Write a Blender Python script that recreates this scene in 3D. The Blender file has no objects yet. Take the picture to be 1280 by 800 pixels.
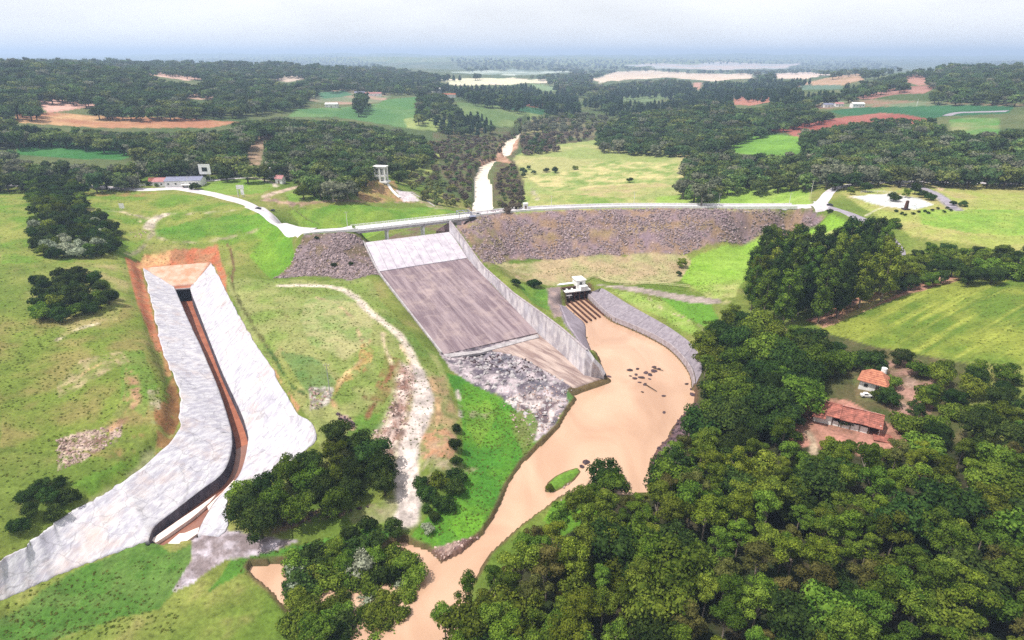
import bpy, math, random
import numpy as np
from math import radians, sin, cos, pi
random.seed(7); RNG = np.random.default_rng(11)
S = bpy.context.scene
# ------------------------------------------------------------------ camera, sky, sun, exposure
PITCH = radians(23.5); CAMZ = 100.0; F = 759.0
SP, CP = sin(PITCH), cos(PITCH)
cam_data = bpy.data.cameras.new('camera'); cam = bpy.data.objects.new('camera', cam_data)
S.collection.objects.link(cam); S.camera = cam
cam.location = (0, 0, CAMZ); cam.rotation_euler = (pi/2 - PITCH, 0, 0)
cam_data.sensor_width = 36; cam_data.lens = F*36/1280; cam_data.clip_start = 1; cam_data.clip_end = 60000
SUN_EL, SUN_AZ = radians(62), radians(-104)          # azimuth from +Y towards +X
world = bpy.data.worlds.new('World'); S.world = world; world.use_nodes = True
wn = world.node_tree; wn.nodes.clear()
def N(t, ty, **kw):
    n = t.nodes.new(ty)
    for k, v in kw.items():
        if k.startswith('i_'): n.inputs[k[2:].replace('_', ' ')].default_value = v
        else: setattr(n, k, v)
    return n
sky = N(wn, 'ShaderNodeTexSky', sky_type='NISHITA', sun_disc=False, sun_elevation=SUN_EL, sun_rotation=SUN_AZ, altitude=300)
sky.air_density = 1.2; sky.dust_density = 3.0; sky.ozone_density = 1.0
tc = N(wn, 'ShaderNodeTexCoord'); mp = N(wn, 'ShaderNodeMapping'); mp.inputs['Scale'].default_value = (1, 1, 4)
cn = N(wn, 'ShaderNodeTexNoise', i_Scale=2.2, i_Detail=6.0, i_Roughness=.6)
cr = N(wn, 'ShaderNodeMapRange'); cr.inputs[1].default_value = .35; cr.inputs[2].default_value = .6; cr.inputs[3].default_value = .78; cr.inputs[4].default_value = 1.
mx = N(wn, 'ShaderNodeMix', data_type='RGBA')
mx.inputs[7].default_value = (13.2, 13.2, 13.4, 1)
bg = N(wn, 'ShaderNodeBackground', i_Strength=.066); wo = N(wn, 'ShaderNodeOutputWorld')
L = wn.links.new
L(tc.outputs['Generated'], mp.inputs[0]); L(mp.outputs[0], cn.inputs['Vector']); L(cn.outputs['Fac'], cr.inputs[0])
L(cr.outputs[0], mx.inputs[0]); L(sky.outputs[0], mx.inputs[6]); L(mx.outputs[2], bg.inputs[0]); L(bg.outputs[0], wo.inputs[0])
sd_ = bpy.data.lights.new('sun', 'SUN'); sun = bpy.data.objects.new('sun', sd_); S.collection.objects.link(sun)
sd_.energy = 5.0; sd_.angle = radians(.6); sd_.color = (1, .955, .88)
sun.rotation_euler = (pi/2 - SUN_EL, 0, -SUN_AZ + pi)      # the lamp's -Z points away from the sun
sun.location = (-200, 150, 400)
S.view_settings.view_transform = 'Standard'; S.view_settings.look = 'None'
S.view_settings.exposure = .38; S.view_settings.gamma = 1
S.cycles.max_bounces = 5; S.cycles.diffuse_bounces = 2; S.cycles.glossy_bounces = 2; S.cycles.transmission_bounces = 2
S.cycles.volume_bounces = 0; S.cycles.use_denoising = False

# ------------------------------------------------------------------ pixels to places
def U(px, py, z):
    """the point of the plane at height z that shows at (px, py) of the 1280x800 photograph"""
    u = (px-640)/F; v = (py-400)/F; t = (CAMZ-z)/(SP+v*CP)
    return (t*u, t*(CP-v*SP), z)
def UP(pts): return [U(*p) for p in pts]
def UPa(a):
    a = np.asarray(a, float); u = (a[:, 0]-640)/F; v = (a[:, 1]-400)/F; t = (CAMZ-a[:, 2])/(SP+v*CP)
    return np.stack([t*u, t*(CP-v*SP), a[:, 2]], 1)
def proj(x, y, z):
    d = y*CP-(z-CAMZ)*SP; w = -((z-CAMZ)*CP+y*SP)
    return 640+F*x/d, 400+F*w/d, d
# ------------------------------------------------------------------ noise
def _h(ix, iy, s):
    n = (ix*374761393+iy*668265263+s*1442695041) & 0xffffffff
    n = ((n ^ (n >> 13))*1274126177) & 0xffffffff
    return ((n ^ (n >> 16)) & 0xffff)/65535.0
def vn(x, y, s=0):
    ix = np.floor(x).astype(np.int64); iy = np.floor(y).astype(np.int64); fx = x-ix; fy = y-iy
    fx = fx*fx*(3-2*fx); fy = fy*fy*(3-2*fy)
    a = _h(ix, iy, s); b = _h(ix+1, iy, s); c = _h(ix, iy+1, s); d = _h(ix+1, iy+1, s)
    return a+(b-a)*fx+(c-a)*fy+(a-b-c+d)*fx*fy
def fbm(x, y, s=0, o=4):
    r = 0; a = .5; t = 0
    for k in range(o): r = r+a*vn(x*2**k+17.3*k, y*2**k-9.1*k, s+k); t += a; a *= .55
    return r/t-.5
def sst(e0, e1, x):
    t = np.clip((x-e0)/(e1-e0), 0, 1); return t*t*(3-2*t)

# ------------------------------------------------------------------ terrain height
def ruled(A, B, n, m, bump=0., seed=0, prof=None, raise_=.06):
    if n: A = resample(A, n=n); B = resample(B, n=n)
    rows = []
    for j in range(m):
        t = j/(m-1); r = A*(1-t)+B*t
        if prof is not None: r[:, 2] = A[:, 2]*(1-prof(t))+B[:, 2]*prof(t)
        if bump: r[:, 2] += bump*fbm(r[:, 0]/4, r[:, 1]/4, seed, 4)*2
        r[:, 2] += raise_; rows.append(r)
    return rows

CTRL = """
0 231 31 70 231 31 107 233 30.5 179 236 29.5 221 235 29 250 240 28.5 286 248 27.5 309 255 27 340 267 26.5 358 279 26 380 290 26
70 215 33 200 214 31 300 214 29 350 225 28 330 240 28 400 238 24 445 245 23 420 262 21 470 268 18.5 540 262 15 560 268 14
476 225 27 450 228 27 455 250 20.5 490 247 19 500 236 20 512 248 17 530 225 14 560 225 11 575 255 8 588 262 5.5
625 256 6 640 225 6.5 700 210 8 750 200 9 750 250 10 850 240 12 900 250 15 950 240 18 1010 232 23 870 205 14 680 250 8
1030 250 26 1045 232 26.5 1090 226 27 1208 227 29 1280 229 30 1380 232 31
1100 250 27 1140 250 27 1180 270 27 1208 300 25 1130 290 24 1060 262 25 1090 280 24 1110 305 21 1120 320 19
1037 268 24.5 1020 283 18 977 295 12 960 320 9.5 930 345 8 900 365 7
930 303 9.5 854 317 9 782 318 9 700 321 9 640 322 10 612 330 11
850 345 6.5 780 347 6 720 347 6 690 350 6.5 660 352 8 640 348 9.5 665 372 7 680 385 6.5
700 357 5.5 750 357 5.5 800 365 5.5 850 375 5.5 890 380 6 754 363 5.2 806 392 5 861 427 5 877 447 5 878 465 4.5
763 393 2 842 432 2 868 463 2 830 380 5.5 880 400 5.5 900 385 6
950 390 8 1010 395 9 1060 380 12 1110 355 16 1150 340 18 1208 330 20
1010 402 9.5 1100 430 12 1208 445 17 1208 352 21 1150 380 18 1280 400 22 1280 330 24
1020 520 11 1100 545 11 1090 475 12 1140 480 13 1208 520 15 1280 540 17 1060 530 11 1060 560 10.5
900 470 4 885 520 2.5 950 480 8 900 600 5 1000 600 8 1100 650 9 1208 650 12 1000 720 7 800 690 4 850 640 4 720 700 3 650 740 2
1280 700 13 1280 800 12 1000 800 7 800 800 5 650 810 2 1208 800 10 1400 800 14 1400 600 18
872 504 1.2 854 524 1.2 841 545 1.2 815 618 1.2 760 625 1.2 700 632 1.2
712 500 1.2 655 562 1.2 615 642 1 598 670 1 552 703 .6 516 682 1
600 520 1.8 590 580 1.8 600 620 1.5 560 650 1.6 590 495 2.2 640 540 1.6 650 480 2.5 600 460 2.8
562 500 5.5 574 505 2.5 563 555 5.5 582 565 2.2 552 585 4.6 572 605 2
430 358 13 470 390 12 500 425 10.5 520 460 8.5 530 500 6.8 520 540 4.8 510 580 3.2 510 640 2.2 470 665 2
470 346 13.6 505 388 10.3 530 422 7 549 446 4.5
400 348 13.5 345 346 14 440 348 13.5 400 370 14 360 365 14.5 400 400 13.5 440 400 13 460 430 12 380 440 13 362 470 12.5 430 470 10.5 470 470 9.5 485 500 8.4 490 540 5.5 440 520 8 405 520 8.5
350 300 21 345 330 15.5 310 275 24.5 290 300 20 322 350 14.5 370 320 19 385 296 25.5
264 327 15 275 349 14.5 300 397 13.5 319 428 13 350 480 12 374 519 10 385 524 9.5 396 542 8.5 393 554 7.5 350 583 5 300 611 4 283 623 3.5 284 659 2.6 274 671 2.4 250 670 2.2
283 345 16 277 313 18 155 321 19.5 215 313 18.8 269 307 18.6 176 333 14.2 220 330 14.2 262 327 14.2 247 352 10.5 214 360 10
238 361 9 252 400 8 264 431 7 278 466 5.8 297 507 5 307 533 4.5 310 554 4 302 588 3.5 288 607 3 269 626 2.5 250 659 2.2
220 364 9 236 401 8 250 431 7 262 459 6 274 488 5 284 519 4.5 290 542 4.2 289 566 4 278 592 3.6 250 614 3.3 214 642 3 193 659 2.8
179 335 14.5 193 392 13.5 202 436 12.5 212 459 12 224 490 11 225 519 10.5 221 542 10 202 564 9.5 174 588 9 150 604 9 119 623 8.5 84 642 8 60 660 8
72 718 2 107 704 2.2 155 685 2.5 188 676 2.6 30 740 2 0 755 2 30 680 8 0 700 8 -80 730 8 -80 800 2
166 335 18.5 178 392 17 187 436 16 200 461 14.5 212 490 13.5 213 519 13 209 542 12.5 192 564 11.5 164 588 11 140 604 10.8 108 620 10
130 260 28 75 260 30 0 260 32 200 262 26 250 268 26 200 290 22 130 300 24 75 320 24 0 330 26 130 350 21 75 400 20 0 400 22 150 420 18 160 470 16.5 75 470 17 0 480 19 130 520 14.5 75 550 13.5 150 560 12 100 600 11 71 620 10.5 0 620 12 -100 500 22 -100 300 30
150 712 2 110 720 1.8 215 702 1.8 260 690 2 300 690 1.8 350 670 2.2 400 650 2.5 450 650 2 350 620 3.5 420 600 4 470 600 3.2 300 650 3 330 700 1.2 400 690 1.4 450 680 1.3 60 760 1.5 150 800 1 0 800 1.5
200 190 34 100 185 38 0 180 42 150 165 41 300 175 34 320 190 31 250 150 42 100 147 48 0 150 52 100 125 58 0 120 62 240 122 52 230 96 64 350 100 58 100 88 80 0 88 82 350 84 72 -150 88 84 -150 150 56 -150 230 34
430 120 42 470 105 45 400 145 34 450 160 26 500 130 36 540 110 38 600 125 32 650 140 26 560 150 26 640 110 30 520 180 20 450 195 24 400 200 27 560 190 12 600 175 8 650 170 8 700 160 9 680 180 7.5
750 150 12 700 130 16 760 180 10 830 182 14 830 150 25 900 150 28 790 167 14 700 95 20 760 110 18 850 120 24 900 105 30 950 100 34 920 125 32 1000 115 38 1050 95 45 1150 110 55 1250 105 62 1180 90 68 1100 100 52 1070 120 46 1208 120 54
1120 138 40 1208 140 43 1060 150 34 1000 165 28 960 180 24 940 195 22 1010 190 25 1100 180 29 1208 180 34 1280 180 38 1100 210 27 1208 210 30 1000 220 24 900 210 17 900 228 14 860 232 12.5 1400 180 42 1400 110 66
750 85 10 900 86 18 600 86 22 500 85 42 680 88 16 830 88 14 780 84 8
"""
cp = np.array([float(v) for v in CTRL.split()]).reshape(-1, 3)
cp = UPa(cp)
# the crest of the dam, its front edge
CREST = UP([(380, 293.5, 26), (397, 291.5, 26), (437, 288.5, 26), (500, 281.5, 26), (587, 271.5, 26), (640, 265.5, 26), (700, 262, 26), (792, 259.5, 26), (930, 260, 26), (1015, 259.5, 26)])
def resample(pts, step=None, n=None):
    p = np.asarray(pts, float); d = np.r_[0, np.cumsum(np.linalg.norm(np.diff(p[:, :2], axis=0), axis=1))]
    m = n or max(2, int(round(d[-1]/step))+1); q = np.linspace(0, d[-1], m)
    return np.stack([np.interp(q, d, p[:, k]) for k in range(p.shape[1])], 1)
def smooth_line(pts, step=2.0):
    """Catmull-Rom through the points, then evenly resampled"""
    p = np.asarray(pts, float); p = np.vstack([2*p[0]-p[1], p, 2*p[-1]-p[-2]]); o = []
    for i in range(1, len(p)-2):
        for t in np.linspace(0, 1, 12, endpoint=False):
            a, b, c, d = p[i-1], p[i], p[i+1], p[i+2]
            o.append(.5*((2*b)+(c-a)*t+(2*a-5*b+4*c-d)*t*t+(3*b-a-3*c+d)*t**3))
    o.append(p[-2]); return resample(o, step)
def normals(p):
    t = np.gradient(p[:, :2], axis=0); t /= np.linalg.norm(t, axis=1)[:, None]+1e-9
    return np.stack([-t[:, 1], t[:, 0]], 1)
cl = smooth_line(CREST, 6); cnrm = normals(cl)              # normal points upstream (+Y)
keep = lambda r: (r[:, 0] < -72) | (r[:, 0] > -19)
ex = []
for off, z in ((0, 26), (3, 26.05), (7.5, 26), (42, 10.5)):
    q = cl.copy(); q[:, :2] += cnrm*off; q[:, 2] = z
    q = q[keep(q)] if off < 20 else q
    ex.append(q[::1 if off < 20 else 3])
for off, z, x0, x1 in ((3, 16.5, -66, -26), (14, 16.5, -66, -28), (30, 16, -60, -25)):
    q = cl.copy(); m = (q[:, 0] > x0) & (q[:, 0] < x1); q = q[m]; q[:, :2] += cnrm[m]*off; q[:, 2] = z; ex.append(q)
far = []
for a in np.linspace(-1.7, 1.7, 13):
    far.append((a*5200, 5200, 30+26*sin(a*7+1))); far.append((a*9000, 9000, 62+26*sin(a*5+2))); far.append((a*16000, 16000, 40))
# sides of the spillway
SPL = UP([(455.7, 303, 20.6), (473.5, 340, 13), (554, 443, 3)]); SPR = UP([(561.4, 290, 20.6), (584, 323, 13), (601, 340, 11), (640, 380, 7), (672, 416, 3), (730, 469, 1.6)])
g = resample(SPL, 6); g[:, 2] -= .1; ex.append(g)
g = resample(SPR[:5], 6); g2 = g.copy(); ex.append(g); g2[:, 0] += 3.2; g2[:, 1] += 1.5; g2[:, 2] += 3.2; ex.append(g2)
cp = np.vstack([cp]+ex+[np.array(far)])
def wc(x, y): return np.stack([x/y, np.log(y)], -1)
W = wc(cp[:, 0], cp[:, 1]); kk = []
for i in range(len(W)):
    if all(np.hypot(*(W[i]-W[j])) > .004 for j in kk): kk.append(i)
cp = cp[kk]; W = W[kk]; n = len(W)
K = np.linalg.norm(W[:, None]-W[None], axis=2)**1.35
A = np.zeros((n+3, n+3)); A[:n, :n] = K+np.eye(n)*-2e-4; A[:n, n] = 1; A[n, :n] = 1; A[:n, n+1:] = W; A[n+1:, :n] = W.T
sol = np.linalg.solve(A, np.r_[cp[:, 2], 0, 0, 0])
def tps(x, y):
    q = wc(x.ravel(), y.ravel()); o = np.empty(len(q))
    W32 = W.astype(np.float32); s32 = sol[:n]
    for a in range(0, len(q), 8000):
        b = q[a:a+8000]; b32 = b.astype(np.float32); d2 = b32[:, :1]-W32[:, 0]; d2 *= d2; e = b32[:, 1:]-W32[:, 1]; e *= e; d2 += e
        d2 += 1e-12; np.log(d2, out=d2); d2 *= np.float32(.675); np.exp(d2, out=d2)
        o[a:a+8000] = d2@s32.astype(np.float32)+sol[n]+b@sol[n+1:]
    return o.reshape(x.shape)
us = np.linspace(-1.75, 1.75, 961)
ys = np.exp(np.r_[np.arange(math.log(46), math.log(400), .0068), np.arange(math.log(400), math.log(1200), .010), np.arange(math.log(1200), math.log(17000), .022)])
GX = us[None, :]*ys[:, None]; GY = np.repeat(ys[:, None], len(us), 1)
# coarse solve, then bicubic-free linear upsampling would crease: evaluate in full
H = tps(GX, GY)
PXM = np.hypot(GX, np.hypot(GY, 80))/F                       # metres per photo pixel there

def bsel(p, X, Y, m):
    p = np.asarray(p, float)[:, :2]; lo = p.min(0)-m; hi = p.max(0)+m
    return np.nonzero(((X > lo[0]) & (X < hi[0]) & (Y > lo[1]) & (Y < hi[1])).ravel())[0]
def sdist(poly, X, Y, m=1e9):
    """signed distance to a closed polygon, positive inside; far points get -m"""
    p = np.asarray(poly, float)[:, :2]; lo = p.min(0)-m; hi = p.max(0)+m
    sel = (X > lo[0]) & (X < hi[0]) & (Y > lo[1]) & (Y < hi[1]); out = np.full(X.shape, -float(m))
    x = X[sel]; y = Y[sel]; d = np.full(x.shape, 1e18); ins = np.zeros(x.shape, bool)
    for a, b in zip(p, np.roll(p, -1, 0)):
        e = b-a; L2 = e@e+1e-12; t = np.clip(((x-a[0])*e[0]+(y-a[1])*e[1])/L2, 0, 1)
        d = np.minimum(d, (x-a[0]-t*e[0])**2+(y-a[1]-t*e[1])**2)
        c = (a[1] > y) != (b[1] > y)
        if abs(e[1]) > 1e-12: ins ^= c & (x < a[0]+(y-a[1])/e[1]*e[0])
    out[sel] = np.where(ins, 1, -1)*np.sqrt(d); return out
def ldist(line, X, Y, m=30.):
    p = np.asarray(line, float)[:, :2]; lo = p.min(0)-m; hi = p.max(0)+m
    sel = (X > lo[0]) & (X < hi[0]) & (Y > lo[1]) & (Y < hi[1]); out = np.full(X.shape, float(m))
    x = X[sel]; y = Y[sel]; d = np.full(x.shape, m*m*1.0)
    for a, b in zip(p[:-1], p[1:]):
        e = b-a; L2 = e@e+1e-12; t = np.clip(((x-a[0])*e[0]+(y-a[1])*e[1])/L2, 0, 1)
        d = np.minimum(d, (x-a[0]-t*e[0])**2+(y-a[1]-t*e[1])**2)
    out[sel] = np.sqrt(d); return out

# ---- outlines of built things and of water (pixel, pixel, height)
CH_LO = [(179, 335, 14.5), (186, 365, 14), (193, 392, 13.5), (202, 436, 12.5), (212, 459, 12), (224, 490, 11), (225, 519, 10.5), (221, 542, 10), (202, 564, 9.5), (174, 588, 9), (150, 604, 9), (119, 623, 8.5), (84, 642, 8), (60, 660, 8), (20, 690, 8), (-60, 730, 8)]
CH_LI = [(216, 357, 9.8), (220, 364, 9), (236, 401, 8), (250, 431, 7), (262, 459, 6), (274, 488, 5), (284, 519, 4.5), (290, 542, 4.2), (289, 566, 4), (278, 592, 3.6), (250, 614, 3.3), (214, 642, 3), (193, 659, 2.8), (186, 676, 2.7)]
CH_TOE = [(155, 686, 2.6), (107, 705, 2.3), (72, 719, 2.1), (20, 742, 2), (-60, 780, 2)]
CH_RI = [(243, 355, 9.8), (238, 362, 9), (252, 400, 8), (264, 431, 7), (278, 466, 5.8), (297, 507, 5), (307, 533, 4.5), (310, 554, 4), (302, 588, 3.5), (288, 607, 3), (269, 626, 2.7), (250, 659, 2.4), (247, 668, 2.3)]
CH_RO = [(264, 328, 15), (275, 349, 14.5), (300, 397, 13.5), (319, 428, 13), (338, 457, 12.5), (350, 480, 12), (374, 519, 10), (385, 524, 9.5), (396, 542, 8.5), (393, 554, 7.5), (350, 583, 5), (300, 611, 4), (283, 623, 3.5), (284, 659, 2.6), (274, 671, 2.4)]
RIVER = [(702, 374), (735, 368), (763, 396), (800, 412), (842, 435), (860, 453), (869, 468), (870, 482), (869, 504), (853, 521), (838, 540), (836, 550), (822, 562), (812, 580), (812, 616), (775, 622), (735, 610), (700, 622), (688, 632), (650, 660), (612, 695), (585, 740), (570, 830), (540, 900),
         (440, 900), (400, 830), (366, 770), (338, 738), (318, 722), (310, 713), (314, 708), (330, 706), (364, 703), (420, 706), (470, 698), (490, 680), (505, 676), (520, 683), (536, 688), (552, 703), (575, 692), (602, 669), (612, 655), (621, 640), (633, 609), (645, 590), (652, 580), (676, 557), (699, 533), (711, 512), (720, 500), (712, 492), (718, 486), (755, 476), (755, 466), (748, 450), (738, 438), (732, 425), (730, 404)]
RIVER = [U(x, y, 0) for x, y in RIVER]
UPRIVER = [U(x, y, 4) for x, y in [(586, 275), (590, 257), (592, 222), (598, 208), (616, 201), (629, 199), (626, 190), (627, 184), (632, 176), (645, 168), (660, 160), (664, 162), (650, 172), (642, 182), (640, 196), (630, 200), (618, 208), (610, 222), (616, 231), (618, 260), (620, 275)]]
ISLAND = [U(x, y, 0) for x, y in [(683, 614), (686, 604), (696, 596), (708, 590), (721, 586), (724, 590), (716, 600), (704, 608), (692, 614)]]
TRENCH = UP(CH_LI)+UP(CH_RI)[::-1]
CH_BED = UP(CH_LO)+UP(CH_TOE)[::-1]+UP(CH_LI)[::-1]
CH_BED2 = UP(CH_RO)+UP(CH_RI)[::-1]
SPILL = SPL+[U(600, 437, 2.9), U(672, 418, 3)]+SPR[:5][::-1]
APRON = UP([(600, 438, 2.6), (672, 418, 2.8), (730, 470, 1.6), (755, 472, 1.2), (715, 485, 1.3), (696, 470, 1.7), (670, 448, 2.2), (625, 442, 2.5)])
BANK_T = UP([(748, 362, 5), (754, 361, 5), (780, 377, 5), (806, 392, 5), (836, 409, 5), (861, 427, 5), (872, 440, 5), (877, 452, 5), (877, 466, 4)])
BANK_B = UP([(735, 366, 2.2), (763, 393, 2), (785, 403, 2), (812, 415, 2), (836, 428, 2), (850, 440, 2), (861, 453, 2), (868, 466, 2), (870, 480, 2)])
LB_B = UP([(707, 383, -.1), (719, 394, -.1), (731, 405, -.1), (733, 422, -.1), (739, 438, -.1)])
LB_T = UP([(700, 381, 4.2), (704, 392, 5.4), (709, 405, 6.2), (719, 419, 7.2), (733, 438, 8.6)])
# water bodies
def carve(poly, wl, slope_in=.35, lim=90, bank=.5):
    global H
    d = sdist(poly, GX, GY, lim); w = 1.0+0*d
    jit = fbm(GX/5, GY/5, 3, 3)*PXM*2.2
    d = d+jit*(np.abs(d) < 30)
    H = np.where(d > 0, np.minimum(H, wl-.15-np.minimum(d*slope_in, 2.5)), np.where(d > -lim+1, np.maximum(H, wl+np.minimum(-d*bank, .7)), H))
rough = fbm(GX/22, GY/22, 5, 4)*.9+fbm(GX/6, GY/6, 9, 3)*.35
rough2 = fbm(GX/140, GY/140, 15, 4)*16
H = H+rough*np.clip((GY-40)/400, .35, 1)+rough2*sst(500, 1500, GY)
H += np.abs(fbm(GX/1100, GY/1100, 25, 4))*130*sst(2600, 6000, GY)-12*sst(2600, 6000, GY)
H = np.minimum(H, 97-6*sst(3000, 9000, GY)); H += sst(9000, 13500, GY)*(np.abs(fbm(GX/3800, GY/2600, 33, 5))*300+20)
# crags of the rocky bed beside the chute, spoil heaps, the cut rock by the dirt road
ROCKBED = UP([(556, 446, 4), (600, 440, 3), (640, 440, 2.5), (690, 470, 2), (715, 486, 1.5), (712, 500, 1), (695, 530, 1), (668, 548, 1.2), (655, 520, 1.5), (625, 495, 2), (590, 480, 2.5), (562, 462, 3.2)])
CUT = UP([(500, 455, 9), (513, 458, 9), (518, 480, 8), (512, 500, 7.5), (512, 520, 6.5), (504, 545, 5), (492, 575, 3.8), (470, 560, 5.5), (464, 545, 6.5), (480, 525, 7.5), (492, 500, 8.5), (494, 475, 9)])
rb = sst(-2, 2, sdist(ROCKBED, GX, GY, 20)); ct = sst(-2, 2, sdist(CUT, GX, GY, 20))
H += rb*(np.abs(fbm(GX/5, GY/5, 31, 4))*3.4-.3)+ct*(np.abs(fbm(GX/4, GY/4, 41, 4))*4.5-.2)
carve(RIVER, 0); carve(UPRIVER, 4, bank=.6)
di = sdist(ISLAND, GX, GY, 12); H = np.where(di > -4, np.maximum(H, np.minimum(.15+di*.35, 1.1)), H)
def pocket(poly, drop, soft=.8, lim=12):
    global H
    d = sdist(poly, GX, GY, lim); H = H-drop*sst(-soft*.2, soft, d)
CREST_SMOOTH = smooth_line(CREST, 2.0)
def ragged(p, amp, seed):
    q = np.array(p, float); q[:, :2] += normals(q)*(amp*2*fbm(np.arange(len(q))*.45, np.zeros(len(q)), seed, 3))[:, None]; return q
lo_up = resample(smooth_line(UP(CH_LO[:11]), 1.5), n=110); li = resample(smooth_line(UP(CH_LI), 1.5), n=110)
lo_dn = resample(smooth_line(UP(CH_LO[10:]), 1.5), n=70)+np.array((0, 0, -.04)); toe = resample([U(187, 675.5, 2.7)]+UP(CH_TOE), n=70)
ri = resample(smooth_line(UP(CH_RI), 1.5), n=110); ro = resample(smooth_line(UP(CH_RO), 1.5), n=110); ro = ragged(ro, .5, 5); lo_up = ragged(lo_up, .5, 6); lo_dn = ragged(lo_dn, .9, 7); toe[1:] = ragged(toe, .5, 8)[1:]; lo_dn[0] = lo_up[-1]
R_LU = ruled(np.vstack([lo_up, lo_dn[1:]]), np.vstack([li, toe[1:]]), 0, 26, .28, 91); R_R = ruled(ro, ri, 110, 26, .28, 92)
R_HD = ruled(UP([(178, 335, 14.4), (216, 357, 10)]), UP([(264, 328, 14.6), (243, 355, 10)]), 14, 20, .15, 93, raise_=.12)
ap = resample(smooth_line([U(675, 416, 2.6), U(704, 438, 2.1), U(734, 466, 1.5), U(756, 472, 1.15)], 1.), n=30); aq = resample(smooth_line([U(612, 437, 2.5), U(650, 446, 2.2), U(690, 468, 1.6), U(718, 485, 1.2)], 1.), n=30)
R_AP = ruled(ap, aq, 30, 14, .18, 96)
Tt, Bb = smooth_line(BANK_T, 1.), smooth_line(BANK_B, 1.); NB = 9; Tt = resample(Tt, n=NB*8+1); Bb = resample(Bb, n=NB*8+1); R_TB = ruled(Tt, Bb, NB*8+1, 8, .05, 97, raise_=.1)
R_LB = ruled(smooth_line(LB_T, 1.), smooth_line(LB_B, 1.), 24, 10, .1, 98, raise_=.1)
R_CH = ruled([SPL[1], SPL[2]], [SPR[1], SPR[4]], 30, 20); R_WE = ruled([SPL[0], SPL[1]], [SPR[0], SPR[1]], 10, 20)
def fit(rows, drop=.7, reach=4.):
    global H
    R = [np.asarray(r) for r in rows]; P = np.vstack(R)
    rim = np.vstack([R[0], np.array([r[-1] for r in R[1:]]), R[-1][::-1][1:], np.array([r[0] for r in R[::-1][1:-1]])])
    d = sdist(rim, GX, GY, reach); k = np.nonzero((d > -reach+.01).ravel())[0]; dd = d.ravel()[k]; xy = np.stack([GX.ravel()[k], GY.ravel()[k]], 1); z = np.empty(len(k))
    for a in range(0, len(k), 3000):
        q = xy[a:a+3000]; D = (q[:, :1]-P[None, :, 0])**2+(q[:, 1:]-P[None, :, 1])**2; z[a:a+3000] = P[D.argmin(1), 2]
    tg = z-.15-drop*sst(0, .9, dd); w = sst(-reach, -.5, dd); h = H.ravel(); h[k] = h[k]*(1-w)+tg*w; H = h.reshape(H.shape)
for r_, dr in ((R_LU, .9), (R_R, .9), (R_HD, .8), (R_CH, 1.2), (R_WE, 1.6), (R_AP, .7), (R_TB, .8), (R_LB, .8)): fit(r_, dr, 4. if r_ is not R_CH and r_ is not R_WE and r_ is not R_TB else 1.4)
def sink(rows, drop=.8):
    global H
    R = [np.asarray(r) for r in rows]; P = np.vstack(R)
    rim = np.vstack([R[0], np.array([r[-1] for r in R[1:]]), R[-1][::-1][1:], np.array([r[0] for r in R[::-1][1:-1]])])
    d = sdist(rim, GX, GY, .6); k = np.nonzero((d > -.25).ravel())[0]; dd = d.ravel()[k]; xy = np.stack([GX.ravel()[k], GY.ravel()[k]], 1); z = np.empty(len(k))
    for a in range(0, len(k), 3000):
        q = xy[a:a+3000]; D = (q[:, :1]-P[None, :, 0])**2+(q[:, 1:]-P[None, :, 1])**2; z[a:a+3000] = P[D.argmin(1), 2]
    h = H.ravel(); h[k] = np.minimum(h[k], z-.15-drop*sst(0, .9, dd)); H = h.reshape(H.shape)
for r_ in (R_LU, R_R, R_HD, R_AP, R_TB, R_LB): sink(r_)
dT = sdist(TRENCH, GX, GY, 12); H = np.where(dT > -.9, np.minimum(H, H-7.2*sst(-.9, 0, dT)), H)
# below the bridge nothing may reach the deck
XS, LY = us, np.log(ys)
def gz(x, y):
    x = np.asarray(x, float); y = np.maximum(np.asarray(y, float), ys[0])
    fu = np.clip((x/y-us[0])/(us[1]-us[0]), 0, len(us)-1.001); fr = np.clip(np.interp(y, ys, np.arange(len(ys))), 0, len(ys)-1.001)
    i = fu.astype(int); j = fr.astype(int); a = fu-i; b = fr-j
    return (H[j, i]*(1-a)+H[j, i+1]*a)*(1-b)+(H[j+1, i]*(1-a)+H[j+1, i+1]*a)*b
TT = np.exp(np.linspace(math.log(75), math.log(14000), 420))
def ground(px, py, dz=0.):
    """where the ray through photo pixels first meets the ground raised by dz"""
    px = np.atleast_1d(np.asarray(px, float)); py = np.atleast_1d(np.asarray(py, float)); dz = np.broadcast_to(np.asarray(dz, float), px.shape)
    out = np.empty((len(px), 3))
    for a in range(0, len(px), 6000):
        u = (px[a:a+6000]-640)/F; v = (py[a:a+6000]-400)/F; dy = CP-v*SP; dv = -(SP+v*CP)
        x = u[:, None]*TT; y = dy[:, None]*TT; z = CAMZ+dv[:, None]*TT
        e = z-gz(x, y)-dz[a:a+6000, None]; neg = e < 0; k = np.where(neg.any(1), neg.argmax(1), len(TT)-1); k = np.maximum(k, 1)
        r = np.arange(len(k)); e0 = e[r, k-1]; e1 = e[r, k]; f = np.clip(e0/(e0-e1+1e-9), 0, 1); t = TT[k-1]*(1-f)+TT[k]*f
        xx, yy = u*t, dy*t; out[a:a+6000] = np.stack([xx, yy, gz(xx, yy)], 1)
    return out
def G(px, py, dz=0.): return ground([px], [py], dz)[0]
def GP(pts): p = np.array(pts, float); return ground(p[:, 0], p[:, 1])

import time; _T0 = time.time()
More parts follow.
